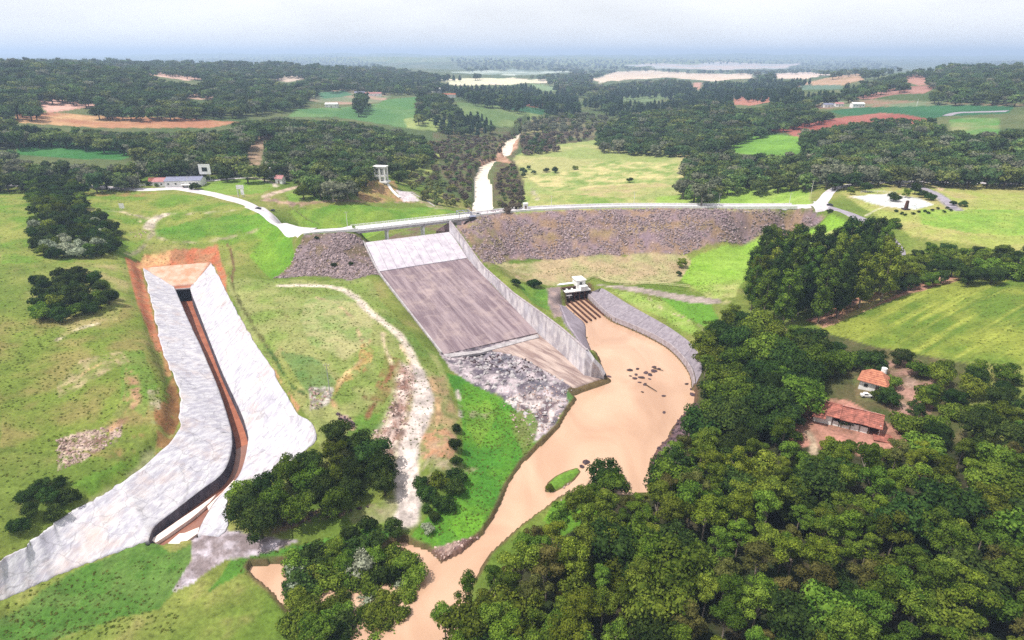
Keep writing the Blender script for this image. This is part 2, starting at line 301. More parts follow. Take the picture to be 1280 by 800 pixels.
# ------------------------------------------------------------------ materials
def lin(r, g, b): return tuple(((c/255+.055)/1.055)**2.4 if c > 10 else c/255/12.92 for c in (r, g, b))
def newmat(name):
    m = bpy.data.materials.new(name); m.use_nodes = True; t = m.node_tree; t.nodes.clear()
    o = t.nodes.new('ShaderNodeOutputMaterial'); p = t.nodes.new('ShaderNodeBsdfPrincipled'); t.links.new(p.outputs[0], o.inputs[0])
    p.inputs['Roughness'].default_value = .8; p.inputs['Specular IOR Level'].default_value = .25
    return m, t, p
def mat(name, col, col2=None, scale=.5, detail=5., rough=.8, bump=0., bscale=3., metal=0., stretch=(1, 1, 1), contrast=(.35, .65), rnd=0., spec=.25, k=.62):
    """two colours mixed by noise in object space, with a bump"""
    col2 = [c*k for c in (col2 or [c*.7 for c in col])]; col = [c*k for c in col]
    m, t, p = newmat(name); l = t.links.new
    p.inputs['Roughness'].default_value = rough; p.inputs['Metallic'].default_value = metal; p.inputs['Specular IOR Level'].default_value = spec
    g = N(t, 'ShaderNodeNewGeometry'); mpn = N(t, 'ShaderNodeMapping'); mpn.inputs['Scale'].default_value = stretch
    l(g.outputs['Position'], mpn.inputs[0])
    no = N(t, 'ShaderNodeTexNoise', i_Scale=scale, i_Detail=detail, i_Roughness=.62); l(mpn.outputs[0], no.inputs['Vector'])
    r = N(t, 'ShaderNodeMapRange'); r.inputs[1].default_value, r.inputs[2].default_value = contrast; l(no.outputs['Fac'], r.inputs[0])
    x = N(t, 'ShaderNodeMix', data_type='RGBA'); x.inputs[6].default_value = (*col, 1); x.inputs[7].default_value = (*(col2 or [c*.7 for c in col]), 1)
    l(r.outputs[0], x.inputs[0]); out = x.outputs[2]
    if rnd:
        oi = N(t, 'ShaderNodeObjectInfo'); rr = N(t, 'ShaderNodeMapRange'); rr.inputs[3].default_value = 1-rnd; rr.inputs[4].default_value = 1+rnd
        l(oi.outputs['Random'], rr.inputs[0]); h = N(t, 'ShaderNodeHueSaturation'); l(rr.outputs[0], h.inputs['Value']); l(out, h.inputs['Color']); out = h.outputs[0]
    l(out, p.inputs['Base Color'])
    if bump:
        b = N(t, 'ShaderNodeBump', i_Strength=bump, i_Distance=.2); n2 = N(t, 'ShaderNodeTexNoise', i_Scale=bscale, i_Detail=4.); l(g.outputs['Position'], n2.inputs['Vector'])
        l(n2.outputs['Fac'], b.inputs['Height']); l(b.outputs[0], p.inputs['Normal'])
    return m
def leafmat(name, col, col2, val=.25, hue=.03, trans=.25):
    m, t, p = newmat(name); l = t.links.new
    g = N(t, 'ShaderNodeNewGeometry'); oi = N(t, 'ShaderNodeObjectInfo')
    no = N(t, 'ShaderNodeTexNoise', i_Scale=.45, i_Detail=2.); l(g.outputs['Position'], no.inputs['Vector'])
    ad = N(t, 'ShaderNodeMath', operation='ADD'); l(no.outputs['Fac'], ad.inputs[0])
    isl = N(t, 'ShaderNodeMath', operation='MULTIPLY'); l(g.outputs['Random Per Island'], isl.inputs[0]); isl.inputs[1].default_value = .5; l(isl.outputs[0], ad.inputs[1])
    r = N(t, 'ShaderNodeMapRange'); r.inputs[1].default_value = .4; r.inputs[2].default_value = 1.1; l(ad.outputs[0], r.inputs[0])
    x = N(t, 'ShaderNodeMix', data_type='RGBA'); x.inputs[6].default_value = (*col, 1); x.inputs[7].default_value = (*col2, 1); l(r.outputs[0], x.inputs[0])
    h = N(t, 'ShaderNodeHueSaturation'); l(x.outputs[2], h.inputs['Color'])
    rv = N(t, 'ShaderNodeMapRange'); rv.inputs[3].default_value = 1-val; rv.inputs[4].default_value = 1+val; l(oi.outputs['Random'], rv.inputs[0]); l(rv.outputs[0], h.inputs['Value'])
    m7 = N(t, 'ShaderNodeMath', operation='MULTIPLY'); l(oi.outputs['Random'], m7.inputs[0]); m7.inputs[1].default_value = 7.31
    fr = N(t, 'ShaderNodeMath', operation='FRACT'); l(m7.outputs[0], fr.inputs[0])
    rh = N(t, 'ShaderNodeMapRange'); rh.inputs[3].default_value = .5-hue; rh.inputs[4].default_value = .5+hue*.6; l(fr.outputs[0], rh.inputs[0]); l(rh.outputs[0], h.inputs['Hue'])
    d = N(t, 'ShaderNodeBsdfDiffuse'); tr = N(t, 'ShaderNodeBsdfTranslucent'); ms = N(t, 'ShaderNodeMixShader'); ms.inputs[0].default_value = trans
    l(h.outputs[0], d.inputs[0]); l(h.outputs[0], tr.inputs[0]); l(d.outputs[0], ms.inputs[1]); l(tr.outputs[0], ms.inputs[2])
    out = [q for q in t.nodes if q.type == 'OUTPUT_MATERIAL'][0]; l(ms.outputs[0], out.inputs[0]); t.nodes.remove(p)
    return m
M = {}
M['conc'] = mat('pale_concrete', lin(205, 198, 200), lin(165, 158, 160), .6, rough=.85, bump=.3, rnd=.05)
M['face'] = mat('weathered_weir_concrete', lin(212, 205, 212), lin(170, 160, 172), .35, rough=.85, bump=.2, rnd=.04, contrast=(.3, .75), k=.74)
M['chute'] = None
M['white'] = mat('white_paint', lin(232, 230, 228), lin(205, 203, 200), .8, rough=.6, k=.95)
M['shot'] = None
M['darkwall'] = mat('wet_stained_concrete', lin(112, 74, 62), lin(70, 44, 40), .8, rough=.6)
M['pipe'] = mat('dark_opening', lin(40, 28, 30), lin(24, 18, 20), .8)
M['bank'] = mat('purple_grey_paving', lin(168, 158, 166), lin(138, 128, 138), .8, rough=.9, bump=.5, bscale=2., rnd=.04)
M['capping'] = mat('wall_capping', lin(196, 184, 188), lin(160, 146, 150), .7)
M['tan'] = None
M['road'] = mat('worn_asphalt', lin(214, 208, 212), lin(186, 178, 184), .3, rough=.9, k=.78)
M['roadgrey'] = mat('grey_asphalt', lin(176, 168, 180), lin(150, 142, 152), .3, rough=.9)
M['rock'] = mat('purple_grey_stone', lin(182, 162, 164), lin(124, 106, 108), .7, rough=.9, bump=.4, rnd=.3)
M['paler'] = mat('pale_pink_stone', lin(212, 188, 178), lin(160, 128, 118), .6, rough=.9, bump=.4, rnd=.25)
M['darkrock'] = mat('dark_wet_stone', lin(98, 78, 84), lin(62, 48, 54), .8, rough=.75, bump=.4, rnd=.3)
M['bark'] = mat('pale_bark', lin(176, 164, 150), lin(120, 104, 90), 1.5, rough=.9, rnd=.2)
M['darkbark'] = mat('dark_bark', lin(92, 76, 62), lin(60, 48, 40), 1.5, rough=.9)
M['metal'] = mat('galvanised_steel', lin(205, 205, 208), lin(170, 170, 175), 2., rough=.45, metal=.2)
M['wood'] = mat('weathered_wood', lin(150, 128, 108), lin(110, 90, 76), 3., rough=.9)
M['tile'] = mat('clay_roof_tiles', lin(196, 122, 106), lin(128, 80, 70), .9, rough=.85, bump=.6, bscale=3., rnd=.1)
M['tile2'] = mat('orange_clay_roof_tiles', lin(216, 146, 114), lin(172, 104, 84), .9, rough=.85, bump=.5, bscale=3.)
M['bluemetal'] = mat('pale_blue_metal_roofing', lin(168, 170, 196), lin(140, 142, 168), .8, rough=.5)
M['pink'] = mat('pinkish_roofing', lin(214, 160, 160), lin(190, 130, 130), .9)
M['glass'] = mat('dark_window_glass', lin(42, 48, 56), lin(30, 34, 40), 1., rough=.15, spec=.6)
M['tyre'] = mat('black_rubber', (.02, .02, .02), (.03, .03, .03), 2.)
M['carpaint'] = mat('dark_car_paint', lin(50, 54, 66), lin(40, 44, 54), 1., rough=.3, spec=.6)
M['yellow'] = mat('pale_yellow_paint', lin(236, 232, 180), lin(214, 208, 150), 1.)
M['leaf_euc'] = leafmat('eucalyptus_leaves', (.026, .058, .008), (.150, .215, .028), .42, .035)
M['leaf_dark'] = leafmat('dark_leaves', (.010, .026, .008), (.055, .092, .018), .35, .03)
M['leaf_lime'] = leafmat('lime_green_leaves', (.035, .070, .008), (.17, .23, .026), .25, .03)
M['leaf_pale'] = leafmat('pale_flowering_leaves', (.12, .15, .08), (.42, .46, .34), .2, .03)
M['leaf_grey'] = leafmat('grey_green_leaves', (.075, .090, .055), (.20, .21, .14), .25, .03)
M['leaf_far'] = leafmat('woodland_leaves', (.036, .072, .022), (.155, .205, .062), .45, .045)
M['leaf_fardark'] = leafmat('dark_woodland_leaves', (.022, .050, .020), (.088, .132, .048), .4, .035)
M['leaf_pine'] = leafmat('dark_needle_foliage', (.014, .036, .022), (.045, .080, .040), .25, .02)
M['leaf_grass'] = leafmat('grass_blades', (.085, .125, .020), (.20, .23, .050), .2, .04)
M['leaf_olive'] = leafmat('olive_brown_leaves', (.040, .045, .012), (.15, .15, .040), .3, .03)
M['leaf_olive2'] = leafmat('yellow_green_scrub_leaves', (.06, .085, .025), (.19, .21, .07), .3, .04)
M['leaf_scrub'] = leafmat('brownish_scrub_leaves', (.07, .055, .045), (.17, .14, .10), .3, .04)
def streaked(name, c1, c2, c3, ang, along, across, stain=.5, bump=.35, k=.62, crack=0.):
    """streaks running down a slope: noise stretched along one horizontal direction, plus blotches and dark flecks"""
    c1, c2, c3 = ([v*k for v in c] for c in (c1, c2, c3))
    m, t, p = newmat(name); l = t.links.new; p.inputs['Roughness'].default_value = .88
    g = N(t, 'ShaderNodeNewGeometry'); a = N(t, 'ShaderNodeMapping'); a.vector_type = 'POINT'; a.inputs['Rotation'].default_value = (0, 0, ang)
    b = N(t, 'ShaderNodeMapping'); b.inputs['Scale'].default_value = (across, along, .2)
    l(g.outputs['Position'], a.inputs[0]); l(a.outputs[0], b.inputs[0])
    n1 = N(t, 'ShaderNodeTexNoise', i_Scale=1., i_Detail=6., i_Roughness=.65); l(b.outputs[0], n1.inputs['Vector'])
    n2 = N(t, 'ShaderNodeTexNoise', i_Scale=.13, i_Detail=6., i_Roughness=.65); l(g.outputs['Position'], n2.inputs['Vector'])
    n3 = N(t, 'ShaderNodeTexNoise', i_Scale=.55, i_Detail=6., i_Roughness=.7); l(b.outputs[0], n3.inputs['Vector']); 
    r1 = N(t, 'ShaderNodeMapRange'); r1.inputs[1].default_value = .4; r1.inputs[2].default_value = .58; l(n1.outputs['Fac'], r1.inputs[0])
    r2 = N(t, 'ShaderNodeMapRange'); r2.inputs[1].default_value = .5; r2.inputs[2].default_value = .75; l(n2.outputs['Fac'], r2.inputs[0])
    r3 = N(t, 'ShaderNodeMapRange'); r3.inputs[1].default_value = .62; r3.inputs[2].default_value = .72; r3.inputs[4].default_value = stain; l(n3.outputs['Fac'], r3.inputs[0])
    x1 = N(t, 'ShaderNodeMix', data_type='RGBA'); x1.inputs[6].default_value = (*c1, 1); x1.inputs[7].default_value = (*c2, 1); l(r1.outputs[0], x1.inputs[0])
    x2 = N(t, 'ShaderNodeMix', data_type='RGBA'); x2.inputs[7].default_value = (*c3, 1); l(r2.outputs[0], x2.inputs[0]); l(x1.outputs[2], x2.inputs[6])
    x3 = N(t, 'ShaderNodeMix', data_type='RGBA'); x3.inputs[7].default_value = (*[c*.35 for c in c2], 1); l(r3.outputs[0], x3.inputs[0]); l(x2.outputs[2], x3.inputs[6])
    if crack:
        wv = N(t, 'ShaderNodeTexNoise', i_Scale=.35, i_Detail=4.); l(g.outputs['Position'], wv.inputs['Vector']); av = N(t, 'ShaderNodeVectorMath', operation='MULTIPLY_ADD'); l(wv.outputs['Color'], av.inputs[0]); av.inputs[1].default_value = (3.5, 3.5, 0); l(g.outputs['Position'], av.inputs[2])
        vo = N(t, 'ShaderNodeTexVoronoi', feature='DISTANCE_TO_EDGE', i_Scale=crack); l(av.outputs[0], vo.inputs['Vector'])
        r4 = N(t, 'ShaderNodeMapRange'); r4.inputs[1].default_value = .0; r4.inputs[2].default_value = .022; r4.inputs[3].default_value = .5; r4.inputs[4].default_value = 0.; l(vo.outputs['Distance'], r4.inputs[0])
        n5 = N(t, 'ShaderNodeTexNoise', i_Scale=.07, i_Detail=5., i_Roughness=.7); l(g.outputs['Position'], n5.inputs['Vector']); r5 = N(t, 'ShaderNodeMapRange'); r5.inputs[1].default_value = .52; r5.inputs[2].default_value = .7; r5.inputs[4].default_value = .55; l(n5.outputs['Fac'], r5.inputs[0])
        x5 = N(t, 'ShaderNodeMix', data_type='RGBA'); x5.inputs[7].default_value = (.42, .30, .24, 1); l(r5.outputs[0], x5.inputs[0]); l(x3.outputs[2], x5.inputs[6])
        x4 = N(t, 'ShaderNodeMix', data_type='RGBA'); x4.inputs[7].default_value = (.16, .15, .16, 1); l(r4.outputs[0], x4.inputs[0]); l(x5.outputs[2], x4.inputs[6]); x3 = x4
    oi = N(t, 'ShaderNodeObjectInfo'); rr = N(t, 'ShaderNodeMapRange'); rr.inputs[3].default_value = .965; rr.inputs[4].default_value = 1.035; l(oi.outputs['Random'], rr.inputs[0])
    h = N(t, 'ShaderNodeHueSaturation'); l(rr.outputs[0], h.inputs['Value']); l(x3.outputs[2], h.inputs['Color']); l(h.outputs[0], p.inputs['Base Color'])
    bp = N(t, 'ShaderNodeBump', i_Strength=bump, i_Distance=.3); l(n3.outputs['Fac'], bp.inputs['Height']); l(bp.outputs[0], p.inputs['Normal'])
    return m
M['chute'] = streaked('stained_chute_concrete', lin(178, 158, 162), lin(136, 116, 124), lin(196, 174, 170), radians(-29.5), .03, .55, .45, k=.56)
M['shot'] = streaked('white_sprayed_concrete', lin(226, 223, 228), lin(190, 186, 198), lin(232, 226, 226), radians(20), .3, 1.1, .95, .8, k=.62, crack=.16)
M['tan'] = streaked('silty_apron_concrete', lin(206, 184, 174), lin(150, 126, 122), lin(176, 150, 140), radians(-42), .07, .5, .85, .5, k=.6)
M['trench'] = streaked('trench_wall_concrete', lin(112, 104, 116), lin(74, 68, 80), lin(130, 112, 112), 0, .4, .4, .6)
M['redmud'] = mat('red_mud', lin(196, 122, 92), lin(150, 84, 62), .35, rough=.6, bump=.2, contrast=(.3, .7))

# ------------------------------------------------------------------ mesh helpers
COLL = S.collection
def link(name, verts, faces, material, parent=None, smooth=False):
    me = bpy.data.meshes.new(name); me.from_pydata([tuple(map(float, v)) for v in verts], [], [tuple(f) for f in faces]); me.update()
    if material: me.materials.append(material)
    if smooth: me.polygons.foreach_set('use_smooth', [True]*len(me.polygons))
    o = bpy.data.objects.new(name, me); COLL.objects.link(o); o.parent = parent; return o
def tag(o, label=None, cat=None, group=None, kind=None):
    for k, v in (('label', label), ('category', cat), ('group', group), ('kind', kind)):
        if v: o[k] = v
    return o
def thing(name, loc, label, cat, group=None, rz=0.):
    o = bpy.data.objects.new(name, None); COLL.objects.link(o); o.location = loc; o.rotation_euler = (0, 0, rz); o.empty_display_size = .5
    return tag(o, label, cat, group)
class MB:
    def __init__(s): s.v = []; s.f = []
    def add(s, v, f): b = len(s.v); s.v += [tuple(map(float, q)) for q in v]; s.f += [tuple(i+b for i in q) for q in f]; return s
    def box(s, c, d, rz=0., taper=1.):
        cx, cy, cz = c; hx, hy, hz = d[0]/2, d[1]/2, d[2]/2; ca, sa = cos(rz), sin(rz); v = []
        for z in (-hz, hz):
            k = taper if z > 0 else 1
            for x, y in ((-hx, -hy), (hx, -hy), (hx, hy), (-hx, hy)):
                v.append((cx+(x*ca-y*sa)*k, cy+(x*sa+y*ca)*k, cz+z))
        return s.add(v, [(3, 2, 1, 0), (4, 5, 6, 7), (0, 1, 5, 4), (1, 2, 6, 5), (2, 3, 7, 6), (3, 0, 4, 7)])
    def tube(s, a, b, r0, r1=None, n=6):
        a = np.array(a, float); b = np.array(b, float); r1 = r0 if r1 is None else r1; d = b-a; d /= np.linalg.norm(d)+1e-9
        q = np.array((1, 0, 0)) if abs(d[0]) < .8 else np.array((0, 1, 0)); e = np.cross(d, q); e /= np.linalg.norm(e); f = np.cross(d, e)
        v = [c+r*(e*cos(2*pi*k/n)+f*sin(2*pi*k/n)) for c, r in ((a, r0), (b, r1)) for k in range(n)]
        return s.add(v, [(k, (k+1) % n, n+(k+1) % n, n+k) for k in range(n)]+[tuple(range(n))[::-1], tuple(range(n, 2*n))])
    def build(s, name, m, parent=None, smooth=False): return link(name, s.v, s.f, m, parent, smooth)
def loft_mesh(rows, skirt=0.):
    """rows: list of equal-length point lists -> grid; skirt closes the rim down by so much"""
    R = [np.asarray(r, float) for r in rows]; n = len(R[0]); m = len(R); V = np.vstack(R); Fc = []
    for j in range(m-1):
        for i in range(n-1): a = j*n+i; Fc.append((a, a+1, a+n+1, a+n))
    V = V.tolist()
    if skirt:
        rim = list(range(n))+[j*n+n-1 for j in range(1, m)]+[(m-1)*n+i for i in range(n-2, -1, -1)]+[j*n for j in range(m-2, 0, -1)]
        b = len(V); V += [[V[i][0], V[i][1], V[i][2]-skirt] for i in rim]; k = len(rim)
        Fc += [(rim[(i+1) % k], rim[i], b+i, b+(i+1) % k) for i in range(k)]
    # faces up
    a, b2, c = (np.array(V[i]) for i in Fc[0][:3])
    if np.cross(b2-a, c-a)[2] < 0: Fc = [f[::-1] for f in Fc]
    return V, Fc
# ------------------------------------------------------------------ ground colours (albedo that stays with the ground)
grass = np.array(lin(128, 150, 66)); C = np.empty(H.shape+(3,))
n1 = fbm(GX/38, GY/38, 51, 5)*2; n2 = fbm(GX/9, GY/9, 61, 4)*2; n3 = fbm(GX/3, GY/3, 71, 3)*2
gA, gB, gC = np.array(lin(118, 148, 46)), np.array(lin(158, 168, 74)), np.array(lin(182, 168, 104))
w = sst(-.5, .5, n1+.4*n2)[..., None]; C[:] = gA*(1-w)+gB*w
w = (sst(.05, .7, n2*.7+n1*.5+.3*n3)*.75)[..., None]; C[:] = C*(1-w)+gC*w
def blend(wt, col, col2=None, sc=6., mixr=(-.4, .4), seed=0, ix=None):
    """mix a colour (or two mottled colours) into the ground where wt > 0; ix: the vertices wt speaks of"""
    wt = wt.ravel(); k = np.nonzero(wt > .004)[0]; wt = wt[k]; ix = k if ix is None else ix[k]
    c = np.asarray(lin(*col)); x = GXr[ix]; y = GYr[ix]
    if col2 is not None:
        k = sst(mixr[0], mixr[1], fbm(x/sc, y/sc, 200+seed, 4)*2)[..., None]; c = c*(1-k)+np.asarray(lin(*col2))*k
    Cr[ix] = Cr[ix]*(1-wt[..., None])+c*wt[..., None]
GXr, GYr, PXr = GX.ravel(), GY.ravel(), PXM.ravel(); Cr = C.reshape(-1, 3)
_sd = [0]
def paint(poly, col, col2=None, sc=6., soft=1.5, jit=2.5, op=1., world=False, brk=0., mixr=(-.4, .4)):
    """poly in photo pixels on the ground; soft/jit in photo pixels; brk lets the ground show through in patches"""
    _sd[0] += 1
    p = poly if world else GP(poly); far_ = float(np.median(np.hypot(*np.asarray(p)[:, :2].T)))
    m = max(10., 6*far_/F*max(soft, jit)); ix = bsel(p, GXr, GYr, m); x = GXr[ix]; y = GYr[ix]; q = PXr[ix]
    d = sdist(p, x, y, m*2)
    j = fbm(x/(q*9), y/(q*14), 300+_sd[0], 3)*2*jit*q*1.5
    wt = sst(-soft*q, soft*q, d+j)*op
    if brk: wt = wt*sst(-brk, brk*.4+.05, fbm(x/(sc*.8), y/(sc*.8), 400+_sd[0], 4)*2+.1)
    blend(wt, col, col2, sc, mixr, _sd[0], ix)
def track(line, wd, col, col2=None, sc=3., soft=.8, op=1., world=False, jit=.6, brk=0.):
    _sd[0] += 1
    p = line if world else smooth_line(GP(line), 4.); ix = bsel(p, GXr, GYr, 12.); x = GXr[ix]; y = GYr[ix]; d = ldist(p, x, y, 25.)
    wt = (1-sst(wd/2-soft, wd/2+soft, d+fbm(x/3, y/3, 500+_sd[0], 3)*2*jit))*op*(d < 24)
    if brk: wt = wt*sst(-brk, brk, fbm(x/5, y/5, 600+_sd[0], 3)*2)
    blend(wt, col, col2, sc, seed=_sd[0], ix=ix)
FLD = [  # far fields, crops and clearings
 ([(0, 60), (640, 78), (1400, 60), (1400, 215), (1010, 235), (860, 250), (620, 262), (480, 215), (0, 225)], (96, 120, 66), (128, 136, 84), 60, 1),
 ([(178, 91), (200, 90), (225, 92), (262, 99), (235, 101), (200, 96)], (222, 186, 168), (205, 160, 140), 30, 1),
 ([(218, 120), (240, 116), (270, 121), (268, 125), (245, 124)], (214, 176, 156), (198, 158, 130), 30, 1),
 ([(338, 99), (360, 94), (384, 96), (360, 103)], (206, 184, 166), None, 30, 1),
 ([(40, 121), (71, 122), (100, 125), (133, 131), (110, 134), (60, 141)], (224, 176, 160), (204, 150, 130), 30, 1),
 ([(20, 141), (71, 141), (150, 146), (240, 148), (302, 153), (262, 160), (150, 160), (20, 153)], (214, 170, 120), (206, 140, 104), 40, 1),
 ([(20, 174), (71, 174), (110, 178), (150, 184), (180, 192), (150, 200), (20, 194)], (66, 140, 62), (92, 158, 80), 30, 1),
 ([(322, 168), (352, 160), (332, 180), (326, 206), (311, 206), (308, 182)], (196, 162, 134), (160, 140, 104), 10, 1),
 ([(385, 118), (430, 110), (490, 117), (478, 127), (420, 131), (385, 126)], (196, 160, 138), (140, 158, 116), 40, 1),
 ([(395, 116), (430, 113), (442, 118), (404, 123)], (96, 150, 110), None, 30, 1),
 ([(372, 136), (440, 133), (500, 125), (530, 128), (535, 150), (505, 160), (420, 146), (360, 146)], (98, 152, 84), (126, 168, 96), 40, 1),
 ([(480, 125), (540, 120), (545, 132), (500, 138), (470, 134)], (112, 162, 82), (92, 150, 80), 40, 1),
 ([(505, 148), (545, 146), (562, 154), (545, 164), (508, 160)], (178, 190, 112), (150, 172, 92), 20, 1),
 ([(570, 128), (620, 130), (680, 140), (660, 158), (610, 158), (580, 146)], (148, 168, 100), (120, 150, 86), 40, 1),
 ([(605, 127), (650, 133), (690, 138), (678, 143), (640, 138)], (70, 128, 84), None, 40, 1),
 ([(540, 98), (640, 97), (700, 101), (640, 106), (570, 107)], (216, 216, 178), (226, 206, 186), 60, 1),
 ([(560, 90), (640, 86), (720, 90), (640, 95)], (196, 204, 190), (150, 170, 150), 120, 1),
 ([(656, 126), (682, 130), (676, 135), (656, 132)], (220, 130, 98), None, 30, .8),
 ([(660, 104), (690, 108), (702, 114), (680, 114)], (150, 176, 124), None, 30, 1),
 ([(738, 98), (770, 90), (820, 88), (860, 91), (940, 92), (940, 98), (900, 101), (840, 97), (780, 100), (750, 105)], (216, 190, 168), (224, 204, 182), 80, 1),
 ([(968, 92), (1010, 90), (1040, 94), (1010, 99), (972, 98)], (222, 196, 180), None, 60, 1),
 ([(780, 81), (880, 79), (1000, 80), (980, 86), (880, 87), (820, 86)], (190, 190, 190), (214, 190, 180), 160, 1),
 ([(918, 119), (966, 121), (962, 128), (940, 132), (916, 131)], (210, 140, 118), None, 30, 1),
 ([(780, 118), (830, 118), (850, 122), (810, 127), (776, 125)], (134, 158, 104), None, 30, 1),
 ([(866, 103), (878, 103), (876, 112), (868, 111)], (210, 160, 140), None, 30, .6),
 ([(996, 105), (1030, 98), (1075, 91), (1080, 100), (1060, 105), (1005, 113)], (212, 168, 140), (196, 160, 120), 40, 1),
 ([(1000, 105), (1050, 106), (1060, 112), (1000, 113)], (120, 150, 124), None, 40, 1),
 ([(1133, 94), (1158, 94), (1161, 104), (1150, 107), (1135, 103)], (206, 150, 132), None, 30, .7),
 ([(1071, 122), (1090, 114), (1130, 109), (1175, 105), (1165, 112), (1155, 117), (1120, 118), (1080, 127)], (204, 150, 136), (188, 132, 118), 40, 1),
 ([(1020, 127), (1090, 124), (1208, 129), (1400, 131), (1400, 134), (1208, 134), (1090, 135), (1020, 136)], (140, 160, 116), (186, 140, 116), 40, 1),
 ([(1038, 139), (1070, 134), (1208, 131), (1270, 132), (1260, 142), (1185, 145), (1160, 149), (1100, 144), (1060, 146)], (58, 122, 78), (70, 134, 84), 50, 1),
 ([(950, 163), (1000, 155), (1050, 147), (1100, 141), (1130, 143), (1165, 149), (1150, 154), (1110, 158), (1060, 162), (1030, 178), (1000, 175), (985, 166)], (206, 128, 112), (188, 104, 90), 40, 1),
 ([(900, 180), (930, 171), (965, 167), (1000, 171), (1012, 182), (1010, 196), (950, 196), (915, 190)], (138, 190, 62), (120, 174, 56), 30, 1),
 ([(1186, 150), (1208, 147), (1250, 148), (1250, 168), (1192, 168)], (104, 168, 72), (168, 170, 112), 30, 1),
 ([(640, 195), (680, 180), (750, 174), (850, 186), (905, 195), (870, 230), (880, 240), (1015, 231), (1016, 259), (620, 266), (632, 228)], (166, 182, 98), (196, 186, 124), 34, 2),
 ([(690, 235), (740, 225), (800, 222), (840, 232), (800, 246), (720, 252), (690, 250)], (196, 178, 124), (178, 184, 104), 12, 3),
 ([(660, 222), (760, 200), (850, 205), (860, 225), (760, 232), (690, 240)], (206, 192, 130), (150, 178, 84), 9, 3),
 ([(640, 240), (760, 246), (900, 244), (1000, 246), (1000, 256), (640, 262)], (140, 176, 66), (186, 184, 110), 9, 3),
 ([(650, 208), (700, 196), (740, 205), (700, 216)], (186, 184, 116), None, 20, 2),
 ([(820, 247), (900, 236), (1012, 232), (1013, 257), (820, 257)], (150, 190, 64), (168, 194, 84), 20, 1.5),
 ([(540, 165), (610, 160), (700, 158), (745, 165), (745, 175), (680, 182), (655, 180), (640, 200), (616, 200), (590, 225), (570, 240), (545, 205)], (132, 116, 88), (112, 128, 74), 14, 2),
 ([(650, 150), (720, 146), (760, 160), (740, 172), (660, 170)], (168, 164, 110), (118, 104, 92), 16, 2),
 ([(618, 205), (640, 195), (655, 230), (650, 262), (618, 264), (616, 235)], (120, 100, 78), (130, 136, 76), 8, 2),
 ([(625, 178), (648, 174), (646, 186), (632, 196), (640, 205), (622, 202), (600, 206), (600, 200), (622, 195)], (214, 168, 140), (196, 150, 120), 8, 1),
 ([(497, 205), (560, 190), (540, 215), (500, 232)], (176, 186, 96), (132, 150, 70), 8, 2),
]
for p, a, b, sc, j in FLD: paint(p, a, b, sc, 1., j)
